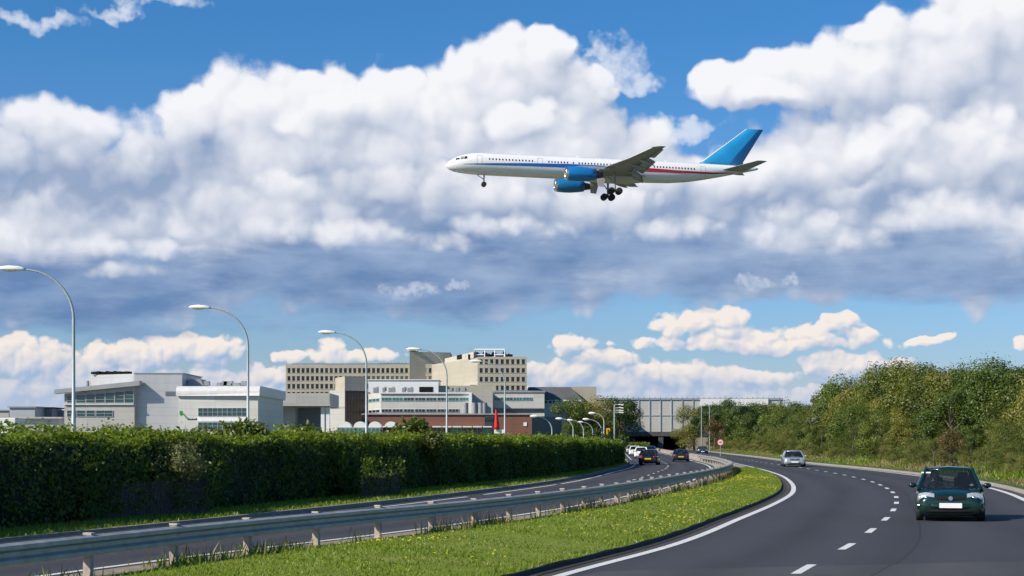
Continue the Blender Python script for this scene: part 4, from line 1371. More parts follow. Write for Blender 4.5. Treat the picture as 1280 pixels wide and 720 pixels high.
for x, yy_ in ((582, 433), (585, 434), (588.5, 432.5), (592, 435), (621, 432), (635, 434), (553, 444)):
    c = P2(x, DE + 6); m.tube([(c.x, c.y, zat(446, DE)), (c.x, c.y, zat(yy_, DE))], .05, 5)
b.add('aerial', m, M['pole'])
m = b.mb(); wall_box(m, P2(540, DE * 1.09), P2(597, DE), 540, 596.5, 484, 500, 0, 1.5); b.add('plinth', m, M['tan_light'])

# --- brown glass stairwell and its tan cap
DFm = 305
b = Bld('stair_building', 'tan box on top of a dark brown glass stairwell with a pale side wall', 435, DFm)
b.mass([(412, DFm + 6), (431, DFm)], 488.5, M['clad_warm'], 10)
b.mass([(431.2, DFm), (458, DFm + 2)], 488.5, M['bronze'], 9, 'glazing')
m = b.mb(); p0, p1 = P2(431.2, DFm), P2(458, DFm + 2)
for i in range(8): wall_box(m, p0, p1, 431.4 + i * 3.75, 431.9 + i * 3.75, 488.5, 535, 0, .1)
for j in range(9): wall_box(m, p0, p1, 431.2, 458, 492 + j * 5, 492.5 + j * 5, 0, .08)
b.add('mullion', m, pbr('bronze_frame', (.10, .06, .05), .5, var=.2))
m = b.mb(); m.prism([tuple(P2(419, DFm + 8)), tuple(P2(431, DFm - .3)), tuple(P2(459, DFm + 1.7)), tuple(P2(459, DFm + 12)), tuple(P2(419, DFm + 16))], zat(488.3, DFm), zat(470.5, DFm)); b.add('cap', m, M['tan'])
m = b.mb(); wall_box(m, P2(412, DFm + 6), P2(431, DFm), 412.5, 430.5, 508.5, 510.5, 0, .05); b.add('joint', m, M['frame_grey'])

# --- white sheeted hall roof
DW = 330
b = Bld('hall', 'hall with a long bright white wall between the stairwell and the tower block', 505, DW)
b.mass([(460.5, DW), (548, DW)], 475.2, M['white'], 10)
b.mass([(548, DW + 1), (620, DW + 1)], 482.0, M['tan'], 9, 'wall')
b.coping([(460.5, DW), (548, DW)], 475.2, M['white'], .15, .2, 10)
m = b.mb(); wall_box(m, P2(460.5, DW), P2(548, DW), 524, 541, 483.5, 490, 0, .1); b.add('louvre', m, M['trim'])
for x, w in ((470, 6), (480, 3), (490, 8), (505, 4), (513, 7), (564, 3), (572, 4), (580, 3)):
    m = b.mb(); c = P2(x, DW - 8); m.box((c.x, c.y, zat(488, DW - 8)), (w / F * DW, 1.5, 1.0)); m.box((c.x + .3, c.y, zat(486, DW - 8)), (.4, .4, .8)); b.add('rooftop_unit', m, M['roof_grey'])

# --- banded white office
DG = 298
b = Bld('office_building', 'low white office with two teal window bands and a tall white chimney pier', 520, DG)
wg0, wg = [(460, DG + 9), (476, DG)], [(476, DG), (590, DG)]
m = b.mb(); m.prism([tuple(P2(*wg0[0])), tuple(P2(476, DG)), tuple(P2(590, DG)), tuple(P2(590, DG + 14)), tuple(P2(460, DG + 16))], -.5, zat(491, DG)); b.add('wall', m, M['clad_white'])
b.box(wg, 474.5, 590, 490.6, 492, M['white'], 0, .3, 'fascia')
for i in range(8):
    x0 = 477 + i * 14.0
    b.window(wg, x0, min(x0 + 12.5, 586), 497, 501, 3, 1, 'glaze_teal' if i in (0, 1, 6, 7) else 'glaze', 'frame_white')
    if i < 7: b.window(wg, x0, x0 + 12.5, 511.4, 515.2, 3, 1, 'glaze_dark')
b.window(wg0, 461, 475, 498.5, 502.2, 3, 1, 'glaze_teal'); b.window(wg0, 461, 475, 512.5, 516, 3, 1, 'glaze_dark')
m = b.mb(); wall_box(m, P2(*wg[0]), P2(*wg[1]), 586, 589.8, 490.8, 520, 0, .9); b.add('chimney_pier', m, M['white'])
for x in (582, 593, 601, 605.5):
    m = b.mb(); c = P2(x, DG - 3); m.tube([(c.x, c.y, 0), (c.x, c.y, zat(503.5, DG - 3))], .5, 12); b.add('flue', m, M['frame_grey'])
b2 = Bld('office_building', 'grey office wing with one teal window strip right of the white chimney pier', 640, DG + 1)
b2.mass([(590.2, DG + 1), (616, DG + 1)], 491, M['clad_warm'], 12)
b2.mass([(616.2, DG + 5), (680.5, DG + 5)], 490.5, M['clad_white'], 12, 'wall')
for i in range(4): b2.window([(616.2, DG + 5), (680.5, DG + 5)], 618 + i * 12, 629 + i * 12, 496.8, 500.5, 3, 1, 'glaze_teal' if i > 1 else 'glaze')
b2.coping([(616.2, DG + 5), (680.5, DG + 5)], 490.5, M['roof_grey'], .3, .2, 12)
m = b2.mb(); wall_box(m, P2(616.2, DG + 5), P2(680.5, DG + 5), 617, 680, 510.5, 515.5, 0, .1); b2.add('window', m, M['glaze_dark'])

# --- red brown building along the road
DH = 272
b = Bld('brick_building', 'long low red brown building with a white canopied row of glazed shop bays', 560, DH)
wh = [(452, DH), (665, DH)]
b.mass(wh, 518, M['brick'], 16)
b.box(wh, 452, 665, 516.8, 518.4, M['frame_grey'], -.3, .25, 'parapet')
for i in range(11):
    x0 = 478 + i * 12.6
    if x0 > 612: break
    b.window(wh, x0, x0 + 10.8, 535, 542.5, 2, 1, 'glaze_teal' if i % 3 == 1 else 'glaze_dark', 'frame_white')
    m = b.mb(); wall_box(m, P2(*wh[0]), P2(*wh[1]), x0 - .3, x0 + 11, 532.8, 534.2, 0, .9); b.add('awning', m, M['white'])
b.box(wh, 654.5, 658.5, 528, 532.5, M['white'], 0, .12, 'wall_lamp')
m = b.mb(); wall_box(m, P2(*wh[0]), P2(*wh[1]), 606, 617, 519.5, 536, 0, .06); b.add('recess', m, M['frame_grey'])
m = b.mb()
for i in range(5): wall_box(m, P2(*wh[0]), P2(*wh[1]), 606 + i * 2.6, 606.4 + i * 2.6, 519.5, 536, .06, .25)
wall_box(m, P2(*wh[0]), P2(*wh[1]), 606, 617, 526, 526.5, .06, .25); b.add('stair_rail', m, M['trim'])
b.mass([(665.2, DH + 4), (702, DH + 14)], 520, M['dark_roof_and_shade'], 8, 'shaded_side_face')  # side face of the brick building, its shade painted as dark grey
# low glazed arcade with arched white rooflights
b = Bld('arcade', 'low teal glazed arcade with four arched white rooflights behind the bush', 448, 262)
wa = [(421, 262), (476, 262)]
b.mass(wa, 534, M['frame_grey'], 5)
for i in range(5): b.window(wa, 422 + i * 10.8, 431.6 + i * 10.8, 535, 543, 2, 1, 'glaze_teal')
for x in (431.5, 450.5, 469, 489):
    m = b.mb(); c = P2(x, 263)
    m.loft([[Vector((c.x + 1.0 * math.cos(t), yq, zat(534, 262) + .9 * math.sin(t))) for t in [j * math.pi / 8 for j in range(9)]] for yq in (262.2, 265)], closed=False, caps=False)
    m.add([(c.x + 1.0 * math.cos(t), 262.2, zat(534, 262) + .9 * math.sin(t)) for t in [j * math.pi / 8 for j in range(9)]], [tuple(range(8, -1, -1))])
    b.add('rooflight', m, M['white'])

# --- dark roofed hall and tan end at the right
DK = 380
b = Bld('hall', 'hall with dark grey roof and tan gable end, right of the tower block', 695, DK)
b.mass([(650, DK), (728, DK - 2)], 500, M['clad_white'], 14)
pk = [P2(652, DK - 1), P2(728, DK - 3)]
m = b.mb()
z0_, z1_ = zat(500, DK), zat(483.2, DK)
xa, xb = P2(655, DK).x, P2(728, DK).x; xc = P2(714, DK).x
m.hexa([(xa, DK - 1, z0_), (xb, DK - 1, z0_), (xb, DK + 14, z0_), (xa, DK + 14, z0_)], [(xa + 1, DK + 3, z1_), (xc, DK + 3, z1_), (xc, DK + 12, z1_), (xa + 1, DK + 12, z1_)])
b.add('roof', m, M['dark_roof_and_shade'])
b.mass([(714, DK + 6), (745.5, DK + 6)], 483.3, M['tan'], 10, 'gable_end')
for i in range(5): b.window([(650, DK), (728, DK - 2)], 676 + i * 10, 684 + i * 10, 500.8, 504, 2, 1, 'glaze_dark')

# --- red sail shaped banner on a white base
b = Bld('banner', 'tall red tapering banner standing on a white base in front of the brick building', 621, 266)
b.e['category'] = 'banner'
m = b.mb()
r0 = []
for t_ in range(7):
    t = t_ / 6
    y = 537 - 24.5 * t
    l_, rr_ = 617 + 2.2 * t, 624.5 - 3.6 * t ** 1.5
    zz_ = zat(y, 266)
    a, c = P2(l_, 266).x, P2(rr_, 266).x
    r0.append([Vector((a, 265.85, zz_)), Vector(((a + c) / 2, 265.6, zz_)), Vector((c, 265.85, zz_)), Vector(((a + c) / 2, 266.1, zz_))])
m.loft(r0); b.add('cloth', m, M['red'])
m = b.mb(); c = P2(624.5, 265); m.box((c.x, 266.3, zat(539.3, 265)), (1.75, .5, .62)); b.add('base', m, M['white'])
m = b.mb(); c = P2(619.5, 266); m.tube([(c.x, 266.2, 0), (c.x, 266.2, zat(512, 266))], .05, 6); b.add('pole', m, M['pole'])

# ---------------------------------------------------------------- bridge over the two carriageways
DBr = 400
b = Bld('bridge', 'wide bridge with tall pale grey panelled sides over the underpass', 830, DBr, 'bridge')
XL, XR = P2(742, DBr).x, P2(979, DBr).x
zd0, zd1, ztop = zat(545.2, DBr), zat(539.6, DBr), zat(499.6, DBr)
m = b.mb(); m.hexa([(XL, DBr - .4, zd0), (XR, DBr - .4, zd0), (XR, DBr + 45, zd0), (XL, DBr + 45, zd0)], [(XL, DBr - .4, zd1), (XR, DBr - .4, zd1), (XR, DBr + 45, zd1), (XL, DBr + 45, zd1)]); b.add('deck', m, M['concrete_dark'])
m = b.mb(); m.hexa([(XL, DBr, zd1), (XR, DBr, zd1), (XR, DBr + .5, zd1), (XL, DBr + .5, zd1)], [(XL, DBr, ztop), (XR, DBr, ztop), (XR, DBr + .5, ztop), (XL, DBr + .5, ztop)]); b.add('side_panel', m, M['panel'])
m = b.mb()
x = 771.5
while x < 976:
    c = P2(x, DBr).x; m.box((c, DBr - .08, (zd1 + ztop) / 2 + .2), (.22, .16, ztop - zd1 + .5)); x += 13.55
b.add('panel_post', m, M['pole'])
m = b.mb(); m.box(((XL + XR) / 2, DBr - .05, ztop + .22), (XR - XL, .5, .30)); m.box(((XL + XR) / 2, DBr - .06, zat(519.6, DBr)), (XR - XL, .08, .16)); b.add('top_rail', m, M['frame_grey'])
m = b.mb()
x = 771.5
while x < 976:
    c = P2(x, DBr).x
    for k_ in range(2): m.box((c + k_ * 1.3, DBr + .1, ztop + .5), (.10, .1, .3))
    x += 13.55
b.add('finial', m, M['trim'])
xt0, xt1, xt2, xt3 = P2(751, DBr).x, P2(826, DBr).x, P2(857.5, DBr).x, XR
for x0, x1, nm in ((XL, P2(758, DBr).x, 'abutment'), (P2(823, DBr).x, P2(829, DBr).x, 'pier'), (P2(858, DBr).x, XR, 'abutment')):
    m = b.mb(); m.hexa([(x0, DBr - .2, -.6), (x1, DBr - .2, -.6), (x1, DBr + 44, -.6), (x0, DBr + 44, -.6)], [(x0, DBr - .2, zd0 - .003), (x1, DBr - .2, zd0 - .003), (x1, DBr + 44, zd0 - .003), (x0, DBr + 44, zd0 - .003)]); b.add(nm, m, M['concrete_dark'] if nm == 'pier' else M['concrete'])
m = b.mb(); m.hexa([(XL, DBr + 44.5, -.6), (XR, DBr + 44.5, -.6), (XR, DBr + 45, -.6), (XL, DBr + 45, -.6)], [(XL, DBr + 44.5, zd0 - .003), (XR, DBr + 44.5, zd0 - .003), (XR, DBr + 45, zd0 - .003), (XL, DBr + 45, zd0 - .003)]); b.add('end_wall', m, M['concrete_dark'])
m = b.mb(); a, c = P2(875, DBr).x, P2(960, DBr).x
m.hexa([(a, DBr - .5, zat(507.5, DBr)), (c, DBr - .5, zat(507.5, DBr)), (c, DBr - .32, zat(507.5, DBr)), (a, DBr - .32, zat(507.5, DBr))], [(a, DBr - .5, zat(498.6, DBr)), (c, DBr - .5, zat(498.6, DBr)), (c, DBr - .32, zat(498.6, DBr)), (a, DBr - .32, zat(498.6, DBr))]); b.add('white_board', m, M['white'])
# ---------------------------------------------------------------- lamps, poles, signs
def lamp(px, D, ypole_top, head_px, yhead, label, group, rbase=.11, name='street_lamp', H=None):
    """curved arm lamp: pole at column px, head reaching left"""
    base = at(px, D, z=0)
    e = empty(name, base, 0, label, 'street lamp', group)
    ztop = zat(yhead, D)
    reach = (head_px - px) / F * D              # negative = left
    zb = ztop - abs(reach) * .95
    p = MB(); p.tube([(0, 0, -.3), (0, 0, ztop * .30), (0, 0, ztop * .302), (0, 0, zb)], [rbase * 1.3, rbase * 1.2, rbase, rbase * .85], 10)
    p.tube([(0, 0, -.3), (0, 0, .12)], rbase * 1.9, 10)
    e2 = p.build('pole', M['pole'], e)
    a = MB(); pts = []
    for i in range(13):
        t = i / 12 * math.pi / 2 * 1.0
        pts.append((reach * .97 * (1 - math.cos(t)) , 0, zb + (ztop - zb) * math.sin(t)))
    pts = pts[:-1] + [(reach * .99, 0, ztop + .0)]
    a.tube(pts, [rbase * .8 - rbase * .35 * i / 12 for i in range(13)], 8); a.build('arm', M['pole'], e)
    h = MB(); L = 1.45 if ztop > 9 else .95; w = .17
    hx = reach * .99
    rings = []
    for t, ww, hh in ((.12, .06, .06), (0, .10, .13), (-.18, .16, .19), (-.55, .18, .21), (-.85, .15, .15), (-1.0, .07, .06)):
        rings.append([Vector((hx + t * L, ww * 1.25 * math.cos(k) , .02 - t * L * .03 + hh * max(-.45, math.sin(k)))) + Vector((0, 0, ztop)) for k in [j * math.pi / 6 for j in range(12)]])
    h.loft(rings); hd = h.build('lamp_head', M['lampwhite'], e)
    l = MB(); l.ball((hx - .5 * L, 0, ztop - .045), (.30 * L, .14, .09), 12, 8); l.build('lens', M['lens'], hd)
    return e
GL = 'tall lamps behind the hedge'
# heads stand on one line of perspective: 10 m over the eye, 28 m apart
for i, (px, off, lab) in enumerate(((92, 215, 'tall curved arm street lamp, nearest and leftmost, in front of the canopy roofed office'),
                                   (310, 167, 'tall curved arm street lamp in front of the white office with rounded parapet'),
                                   (458, 136, 'tall curved arm street lamp in front of the brown glass stairwell'),
                                   (558.5, 115, 'tall curved arm street lamp in front of the banded white office'),
                                   (631, 100, 'tall curved arm street lamp beside the red banner'))):
    D = F * 10.0 / off
    yh = HOR - off
    lamp(px, D, yh, px - 3.0 / D * F, yh, lab, GL, .105)
GS = 'short lamps along the far end of the hedge'
for px, D, hx, yh, lab in ((690, 215, 671.5, 520.8, 'short curved arm lamp in front of the red brown building corner, the leftmost short lamp'),
                           (716.5, 240, 702.5, 523.8, 'second short lamp from the left, with most of its arm hidden by leaves'),
                           (729.5, 262, 715.5, 525.6, 'third short lamp from the left, overlapping its neighbours'),
                           (741, 285, 728.5, 528.0, 'fourth and lowest of the short lamps from the left'),
                           (752.5, 250, 736, 524.5, 'short lamp with its head in front of the arching lamp'),
                           (755, 232, 744, 517.0, 'arching short lamp nearest to the yellow sign')):
    lamp(px, D, yh, hx, yh, lab, GS, .10)
# mast with three stacked floodlights
b = empty('floodlight_mast', at(768, 246, z=0), 0, 'slim mast carrying four small white floodlights beside the yellow sign', 'mast')
m = MB(); m.tube([(0, 0, -.2), (0, 0, zat(506, 246))], [.13, .09], 8); m.build('pole', M['pole'], b)
for y in (505.8, 509.6, 513, 515.5):
    z = zat(y, 246)
    m = MB(); m.box((.98, 0, z), (.66, .4, .16), ry=.12); m.tube([(0, 0, z), (.7, 0, z)], .03, 5); f = m.build('floodlight', M['lampwhite'], b)
# yellow sign with a dark arrow
b = empty('yellow_sign', at(760.3, 244, z=0), 0, 'small upright yellow sign with a dark arrow mark by the floodlight mast', 'sign')
zc = zat(539.7, 244)
m = MB(); m.box((0, 0, zc), (.56, .07, 1.06)); soften(m.build('plate', M['yellow_sign'], b), .02)
m = MB(); m.box((0, -.045, zc - .1), (.09, .012, .55)); m.add([(-.16, -.05, zc + .12), (.16, -.05, zc + .12), (0, -.05, zc + .36)], [(0, 1, 2)]); m.box((0, -.045, zc - .42), (.22, .012, .06)); m.build('arrow_mark', M['trim'], b)
m = MB(); m.tube([(0, .06, -.2), (0, .06, zc + .3)], .04, 6); m.build('post', M['frame_grey'], b)
# slim poles at the edge of the trees
for px, yt, D, lab in ((877, 509, 292, 'taller slim grey pole at the edge of the trees, left of the other'), (887, 507, 318, 'slim pale pole rising out of the trees, right of the other')):
    b = empty('pole', at(px, D, z=0), 0, lab, 'pole')
    m = MB(); m.tube([(0, 0, -.2), (0, 0, zat(yt, D))], [.13, .10], 8); m.build('shaft', M['pole_dull'], b)
    m = MB(); m.tube([(0, 0, zat(yt, D)), (0, 0, zat(yt, D) + .12)], [.13, .06], 8); m.build('cap', M['pole_dull'], b)
# round speed sign
Ds = 236
sx = at(900.6, Ds, z=0).x
b = empty('speed_sign', (sx, Ds, .3), 0, 'round white speed limit sign with a red ring on a post by the right kerb', 'sign')
zc = zat(553, Ds) - .3
m = MB(); m.tube([(0, .05, -.4), (0, .05, zc + .3)], .05, 8); m.build('post', M['frame_grey'], b)
m = MB(); m.disc((0, 0, zc), .50, (0, 1, 0), 32, .03); m.build('rim', pbr('sign_red', (.62, .02, .03), .45, var=.05), b)
m = MB(); m.disc((0, -.022, zc), .36, (0, 1, 0), 32, .015); pl = m.build('face', M['white'], b)
cu = bpy.data.curves.new('numerals', 'FONT'); cu.body = '40'; cu.size = .46; cu.align_x = 'CENTER'; cu.align_y = 'CENTER'; cu.extrude = .004
tmp = bpy.data.objects.new('numerals', cu); COL.objects.link(tmp)
bpy.context.view_layer.update()
me = bpy.data.meshes.new_from_object(tmp.evaluated_get(bpy.context.evaluated_depsgraph_get()))
bpy.data.objects.remove(tmp)
me.materials.clear(); me.materials.append(M['trim'])
nm = bpy.data.objects.new('numerals', me); COL.objects.link(nm); nm.parent = b
nm.rotation_euler = (R(90), 0, 0); nm.location = (0, -.036, zc)
# ---------------------------------------------------------------- vehicles (local: front towards -Y, origin on the road)
M['tyre'] = pbr('tyre', (0.02, 0.02, 0.021), .85, var=.2, scale=20)
M['rim'] = pbr('alloy_rim', (0.40, 0.41, 0.42), .35, .7, var=.15, scale=10)
M['headlamp'] = pbr('headlamp_glass', (0.46, 0.48, 0.49), .12, .3, var=.3, scale=18, spec=.8, coat=.8)
M['tail'] = pbr('tail_lamp', (0.50, 0.012, 0.012), .2, 0, var=.25, scale=15, coat=.6)
M['amber'] = pbr('amber_lamp', (0.7, 0.22, 0.01), .25, 0, var=.1, coat=.5)
M['plate_white'] = pbr('white_plate', (0.80, 0.80, 0.79), .5, var=.03)
M['plate_yellow'] = pbr('yellow_plate', (0.72, 0.42, 0.02), .5, var=.05)
M['seat'] = pbr('seat_cloth', (0.045, 0.05, 0.065), .9, var=.2, scale=10)
M['glass'] = glass_mat('car_glass', (0.016, 0.022, 0.026), .46)
M['glass_dark'] = glass_mat('tinted_car_glass', (0.012, 0.016, 0.02), .25)

def car_paint(name, col, metal=.35, rough=.3):
    return pbr(name, col, rough, metal, var=.06, scale=1.5, coat=.9, spec=.5)

def build_car(name, label, paint, W=1.8, H=1.4, L=4.0, style='hatch', rear_plate=True, group=None, glass='glass', interior=True, roof_mat=None):
    e = empty(name, (0, 0, 0), 0, label, 'car', group)
    hw = W / 2
    gc = .135                                     # ground clearance
    belt = H * .62
    hood = H * .60
    yF, yR = -L / 2, L / 2
    if style == 'hatch':
        a0, a1, b1, b0 = yF + L * .27, yF + L * .44, yR - L * .13, yR - L * .04
        tail_top = belt
    elif style == 'saloon':
        a0, a1, b1, b0 = yF + L * .29, yF + L * .45, yR - L * .30, yR - L * .17
        tail_top = H * .64
    else:                                        # van
        a0, a1, b1, b0 = yF + L * .14, yF + L * .26, yR - L * .03, yR - L * .015
        tail_top = belt
    def ring(y, w, zb, zt, crown, shoulder=.82):
        pts = [(-w * .90, zb), (-w * .99, zb + .10), (-w, (zb + zt) / 2 - .02), (-w * .975, zt - .10), (-w * shoulder, zt - .005), (-w * .40, zt + crown * .8), (0, zt + crown)]
        pts += [(-x, z) for x, z in pts[:-1][::-1]]
        return [Vector((x, y, z)) for x, z in pts]
    R_ = [ring(yF + .02, hw * .70, gc + .12, H * .40, .00), ring(yF + .05, hw * .84, gc + .02, H * .46, .015), ring(yF + .22, hw * .955, gc - .01, H * .515, .03), ring(yF + .55, hw * .985, gc - .02, H * .555, .06), ring(a0 - .05, hw, gc - .02, hood, .05),
          ring(a0 + .25, hw, gc - .02, belt, .0, .9), ring(0.1, hw, gc - .02, belt + .01, .0, .9), ring(b0 - .3, hw * .995, gc - .02, belt + .015, 0, .9), ring(b0, hw * .985, gc - .01, tail_top + .01, .01),
          ring(yR - .10, hw * .95, gc + .02, tail_top - .02 if style != 'saloon' else tail_top - .01, .0), ring(yR - .02, hw * .86, gc + .08, tail_top - .10, .0), ring(yR, hw * .74, gc + .16, tail_top - .2, .0)]
    m = MB(); m.loft(R_[::1])
    body = m.build('body', paint, e)
    bm = bmesh.new(); bm.from_mesh(body.data); bmesh.ops.recalc_face_normals(bm, faces=bm.faces); bm.to_mesh(body.data); bm.free()
    # wheel arches cut out of the body
    wr = .30 * (H / 1.4) + .01
    yw = (yF + L * .185, yR - L * .19)
    cut = MB()
    for y in yw:
        for s in (-1, 1):
            cut.tube([(s * (hw - .26), y, wr), (s * (hw + .2), y, wr)], wr + .07, 24)
    co = cut.build('arch_cutter', M['trim'])
    bm = bmesh.new(); bm.from_mesh(co.data); bmesh.ops.recalc_face_normals(bm, faces=bm.faces); bm.to_mesh(co.data); bm.free()
    ss = body.modifiers.new('smooth', 'SUBSURF'); ss.levels = ss.render_levels = 2
    bo = body.modifiers.new('arches', 'BOOLEAN'); bo.object = co; bo.operation = 'DIFFERENCE'; bo.solver = 'EXACT'
    bpy.context.view_layer.update()
    dg = bpy.context.evaluated_depsgraph_get()
    nme = bpy.data.meshes.new_from_object(body.evaluated_get(dg))
    body.modifiers.clear(); old = body.data; body.data = nme; bpy.data.meshes.remove(old)
    bpy.data.objects.remove(co)
    for p in nme.polygons: p.use_smooth = True
    # wheels
    for y in yw:
        for s in (-1, 1):
            m = MB(); c = Vector((s * (hw - .115), y, wr))
            prof = [(-.095, wr * .62), (-.10, wr * .9), (-.075, wr), (.075, wr), (.10, wr * .9), (.095, wr * .62)]
            rings = [[c + Vector((px_, pr_ * math.cos(t), pr_ * math.sin(t))) for t in [j * 2 * math.pi / 24 for j in range(24)]] for px_, pr_ in prof]
            m.loft(rings); w = m.build('wheel', M['tyre'], e)
            m = MB(); m.disc(c + Vector((s * .07, 0, 0)), wr * .63, (1, 0, 0), 20, .03)
            for j in range(6):
                t = j * math.pi / 3
                m.box(c + Vector((s * .092, math.cos(t) * wr * .34, math.sin(t) * wr * .34)), (.012, .06, wr * .55), 0, rx=t - math.pi / 2)
            m.build('rim', M['rim'], w)
    m = MB(); m.box((0, 0, gc + .03), (W * .82, L * .86, .06)); m.build('underbody', M['trim'], e)
    # greenhouse: roof, pillars, panes
    wb0, wr0 = hw * .90, hw * .665
    zb, zt = belt + .0, H - .045
    zw = hood + .01 if style != 'van' else hood
    A0, A1 = Vector((wb0, a0, zw)), Vector((wr0, a1, zt))
    B1, B0 = Vector((wr0 * .97, b1, zt - .01)), Vector((wb0 * .96, b0, tail_top + .0))
    mirror = lambda v: Vector((-v.x, v.y, v.z))
    rm = MB()
    rings = []
    for t in (0, .08, .3, .6, .92, 1):
        y = a1 + (b1 - a1) * t
        ww = wr0 * (1 - .03 * t) + .045
        zc = zt + (.045 if 0 < t < 1 else .012) + .012 * math.sin(math.pi * t)
        rings.append([Vector((x, y, z)) for x, z in [(-ww, zt - .03), (-ww * .94, zt + (zc - zt) * .35), (-ww * .66, zc - .010), (0, zc + .008), (ww * .66, zc - .010), (ww * .94, zt + (zc - zt) * .35), (ww, zt - .03), (ww * .8, zt - .04), (-ww * .8, zt - .04)]])
    rm.loft(rings); rf = rm.build('roof', roof_mat or paint, e)
    pm = MB()
    mid = (a1 + b1) / 2 + .05
    for s in (1, -1):
        f = (lambda v: v) if s > 0 else mirror
        q = lambda v: f(Vector(v))
        pm.tube([q(A0 + Vector((0, -.04, -.06))), q(A1)], [.052, .045], 8)
        pm.tube([q(B0 + Vector((0, .0, -.05))), q(B1)], [.085, .075], 8)
        pm.tube([q((wb0 + .005, mid + .03, zb - .03)), q((wr0 + .01, mid, zt))], [.05, .045], 8)
        pm.tube([q((wr0 + .01, a1, zt)), q((wr0 + .01, b1, zt - .01))], .04, 8)
        if style != 'saloon':
            yq = (mid + b1) / 2 + .15
    pm.build('pillar', paint, e)
    def pane(nm, pts, mat=None):
        m = MB(); m.add(pts, [tuple(range(len(pts)))]); return m.build(nm, M[mat or glass], e)
    i_ = .03
    ws = [mirror(A0) + Vector((i_, -.012, .0)), A0 + Vector((-i_, -.012, .0)), A1 + Vector((-i_, -.012, -.01)), mirror(A1) + Vector((i_, -.012, -.01))]
    # curved windscreen: bow forward in the middle
    m = MB(); rr = []
    for v in range(5):
        t = v / 4; row = []
        for u in range(9):
            s = u / 8
            p = (ws[0] * (1 - s) + ws[1] * s) * (1 - t) + (ws[3] * (1 - s) + ws[2] * s) * t
            p.y -= .07 * (1 - (2 * s - 1) ** 2) * (1 - .6 * t)
            row.append(p)
        rr.append(row)
    m.loft(rr, closed=False, caps=False); m.build('windscreen', M[glass], e)
    pane('rear_window', [mirror(B0) + Vector((.1, .012, .03)), B0 + Vector((-.1, .012, .03)), B1 + Vector((-.08, .012, -.02)), mirror(B1) + Vector((.08, .012, -.02))])
    for s in (1, -1):
        f = (lambda v: v) if s > 0 else mirror
        o_ = Vector((.004, 0, 0))
        pane('side_window', [f(Vector((wb0, a0 + .12, zb)) + o_), f(Vector((wb0, mid - .02, zb)) + o_), f(Vector((wr0, mid - .05, zt)) + o_), f(Vector((wr0, a1 + .03, zt)) + o_)])
        if style == 'van':
            m = MB(); m.add([f(Vector((wb0, mid + .05, zb)) + o_), f(Vector((wb0, b0, zb)) + o_), f(Vector((wr0, b1, zt)) + o_), f(Vector((wr0, mid, zt)) + o_)], [(0, 1, 2, 3)]); m.build('side_panel', paint, e)
        else:
            pane('side_window', [f(Vector((wb0, mid + .07, zb)) + o_), f(Vector((wb0 * .97, b0 - .12, zb)) + o_), f(Vector((wr0 * .98, b1 - .06, zt)) + o_), f(Vector((wr0, mid + .03, zt)) + o_)])
    # front: headlamps, grille, bumper, plate
    zh = H * .435
    def yfront(x, z=.5): return yF + .05 + .19 * (abs(x) / hw) ** 2.2 + max(0, z - H * .38) * .55
    for s in (1, -1):
        m = MB(); rings = []
        for k_ in range(9):
            t = k_ / 8; x = s * hw * (.46 + .44 * t)
            hh = .090 * H * (.55 + .45 * math.sin(math.pi * (.15 + .75 * t)))
            y = yfront(x, zh) - .045
            rings.append([Vector((x, y + .06, zh + hh + .02)), Vector((x, y - .012, zh + hh * .6)), Vector((x, y - .03, zh)), Vector((x, y - .018, zh - hh * .7)), Vector((x, y + .03, zh - hh))])
        m.loft(rings, closed=False, caps=False); hl = m.build('headlight', M['headlamp'], e)
        m = MB(); x = s * hw * .66; m.ball((x, yfront(x, zh) - .07, zh), (.07, .02, .06), 12, 8); m.build('reflector', M['chrome'], hl)
        m = MB(); x = s * hw * .875; m.ball((x, yfront(x, zh) - .045, zh - .01), (.035, .02, .045), 8, 6); m.build('indicator', M['amber'], hl)
    gm = MB(); rr = []
    for k_ in range(11):
        x = hw * .40 * (k_ / 5 - 1)
        y = yfront(x, zh) - .10
        rr.append([Vector((x, y + .05, zh + .038 * H)), Vector((x, y, zh + .018 * H)), Vector((x, y, zh - .022 * H))])
    gm.loft(rr, closed=False, caps=False)
    gr_ = gm.build('grille', M['trim'], e)
    m = MB(); m.disc((0, yfront(0, zh) - .115, zh), .055, (0, 1, 0), 20, .012)
    m.add([(-.05, yfront(0, zh) - .125, zh + .035), (.05, yfront(0, zh) - .125, zh + .035), (0, yfront(0, zh) - .125, zh - .04)], [(0, 2, 1)])
    m.build('emblem', M['chrome'], gr_)
    m = MB(); rr = []
    for k_ in range(13):
        x = hw * .86 * (k_ / 6 - 1); y = yfront(x, H * .2) - .075
        rr.append([Vector((x, y, H * .215)), Vector((x, y - .008, H * .205)), Vector((x, y - .008, H * .175)), Vector((x, y + .02, H * .165))])
    m.loft(rr, closed=False, caps=False); m.build('lower_grille', M['trim'], e)
    m = MB(); rr = []
    for k_ in range(13):
        x = hw * .93 * (k_ / 6 - 1); y = yfront(x, H * .3) - .06
        rr.append([Vector((x, y + .02, H * .335)), Vector((x, y - .015, H * .325)), Vector((x, y - .018, H * .25)), Vector((x, y + .012, H * .238))])
    m.loft(rr, closed=False, caps=False); m.build('front_bumper', paint, e)
    m = MB(); m.box((0, yF - .02, H * .30), (.56, .02, .125)); m.build('licence_plate', M['plate_white'], e)
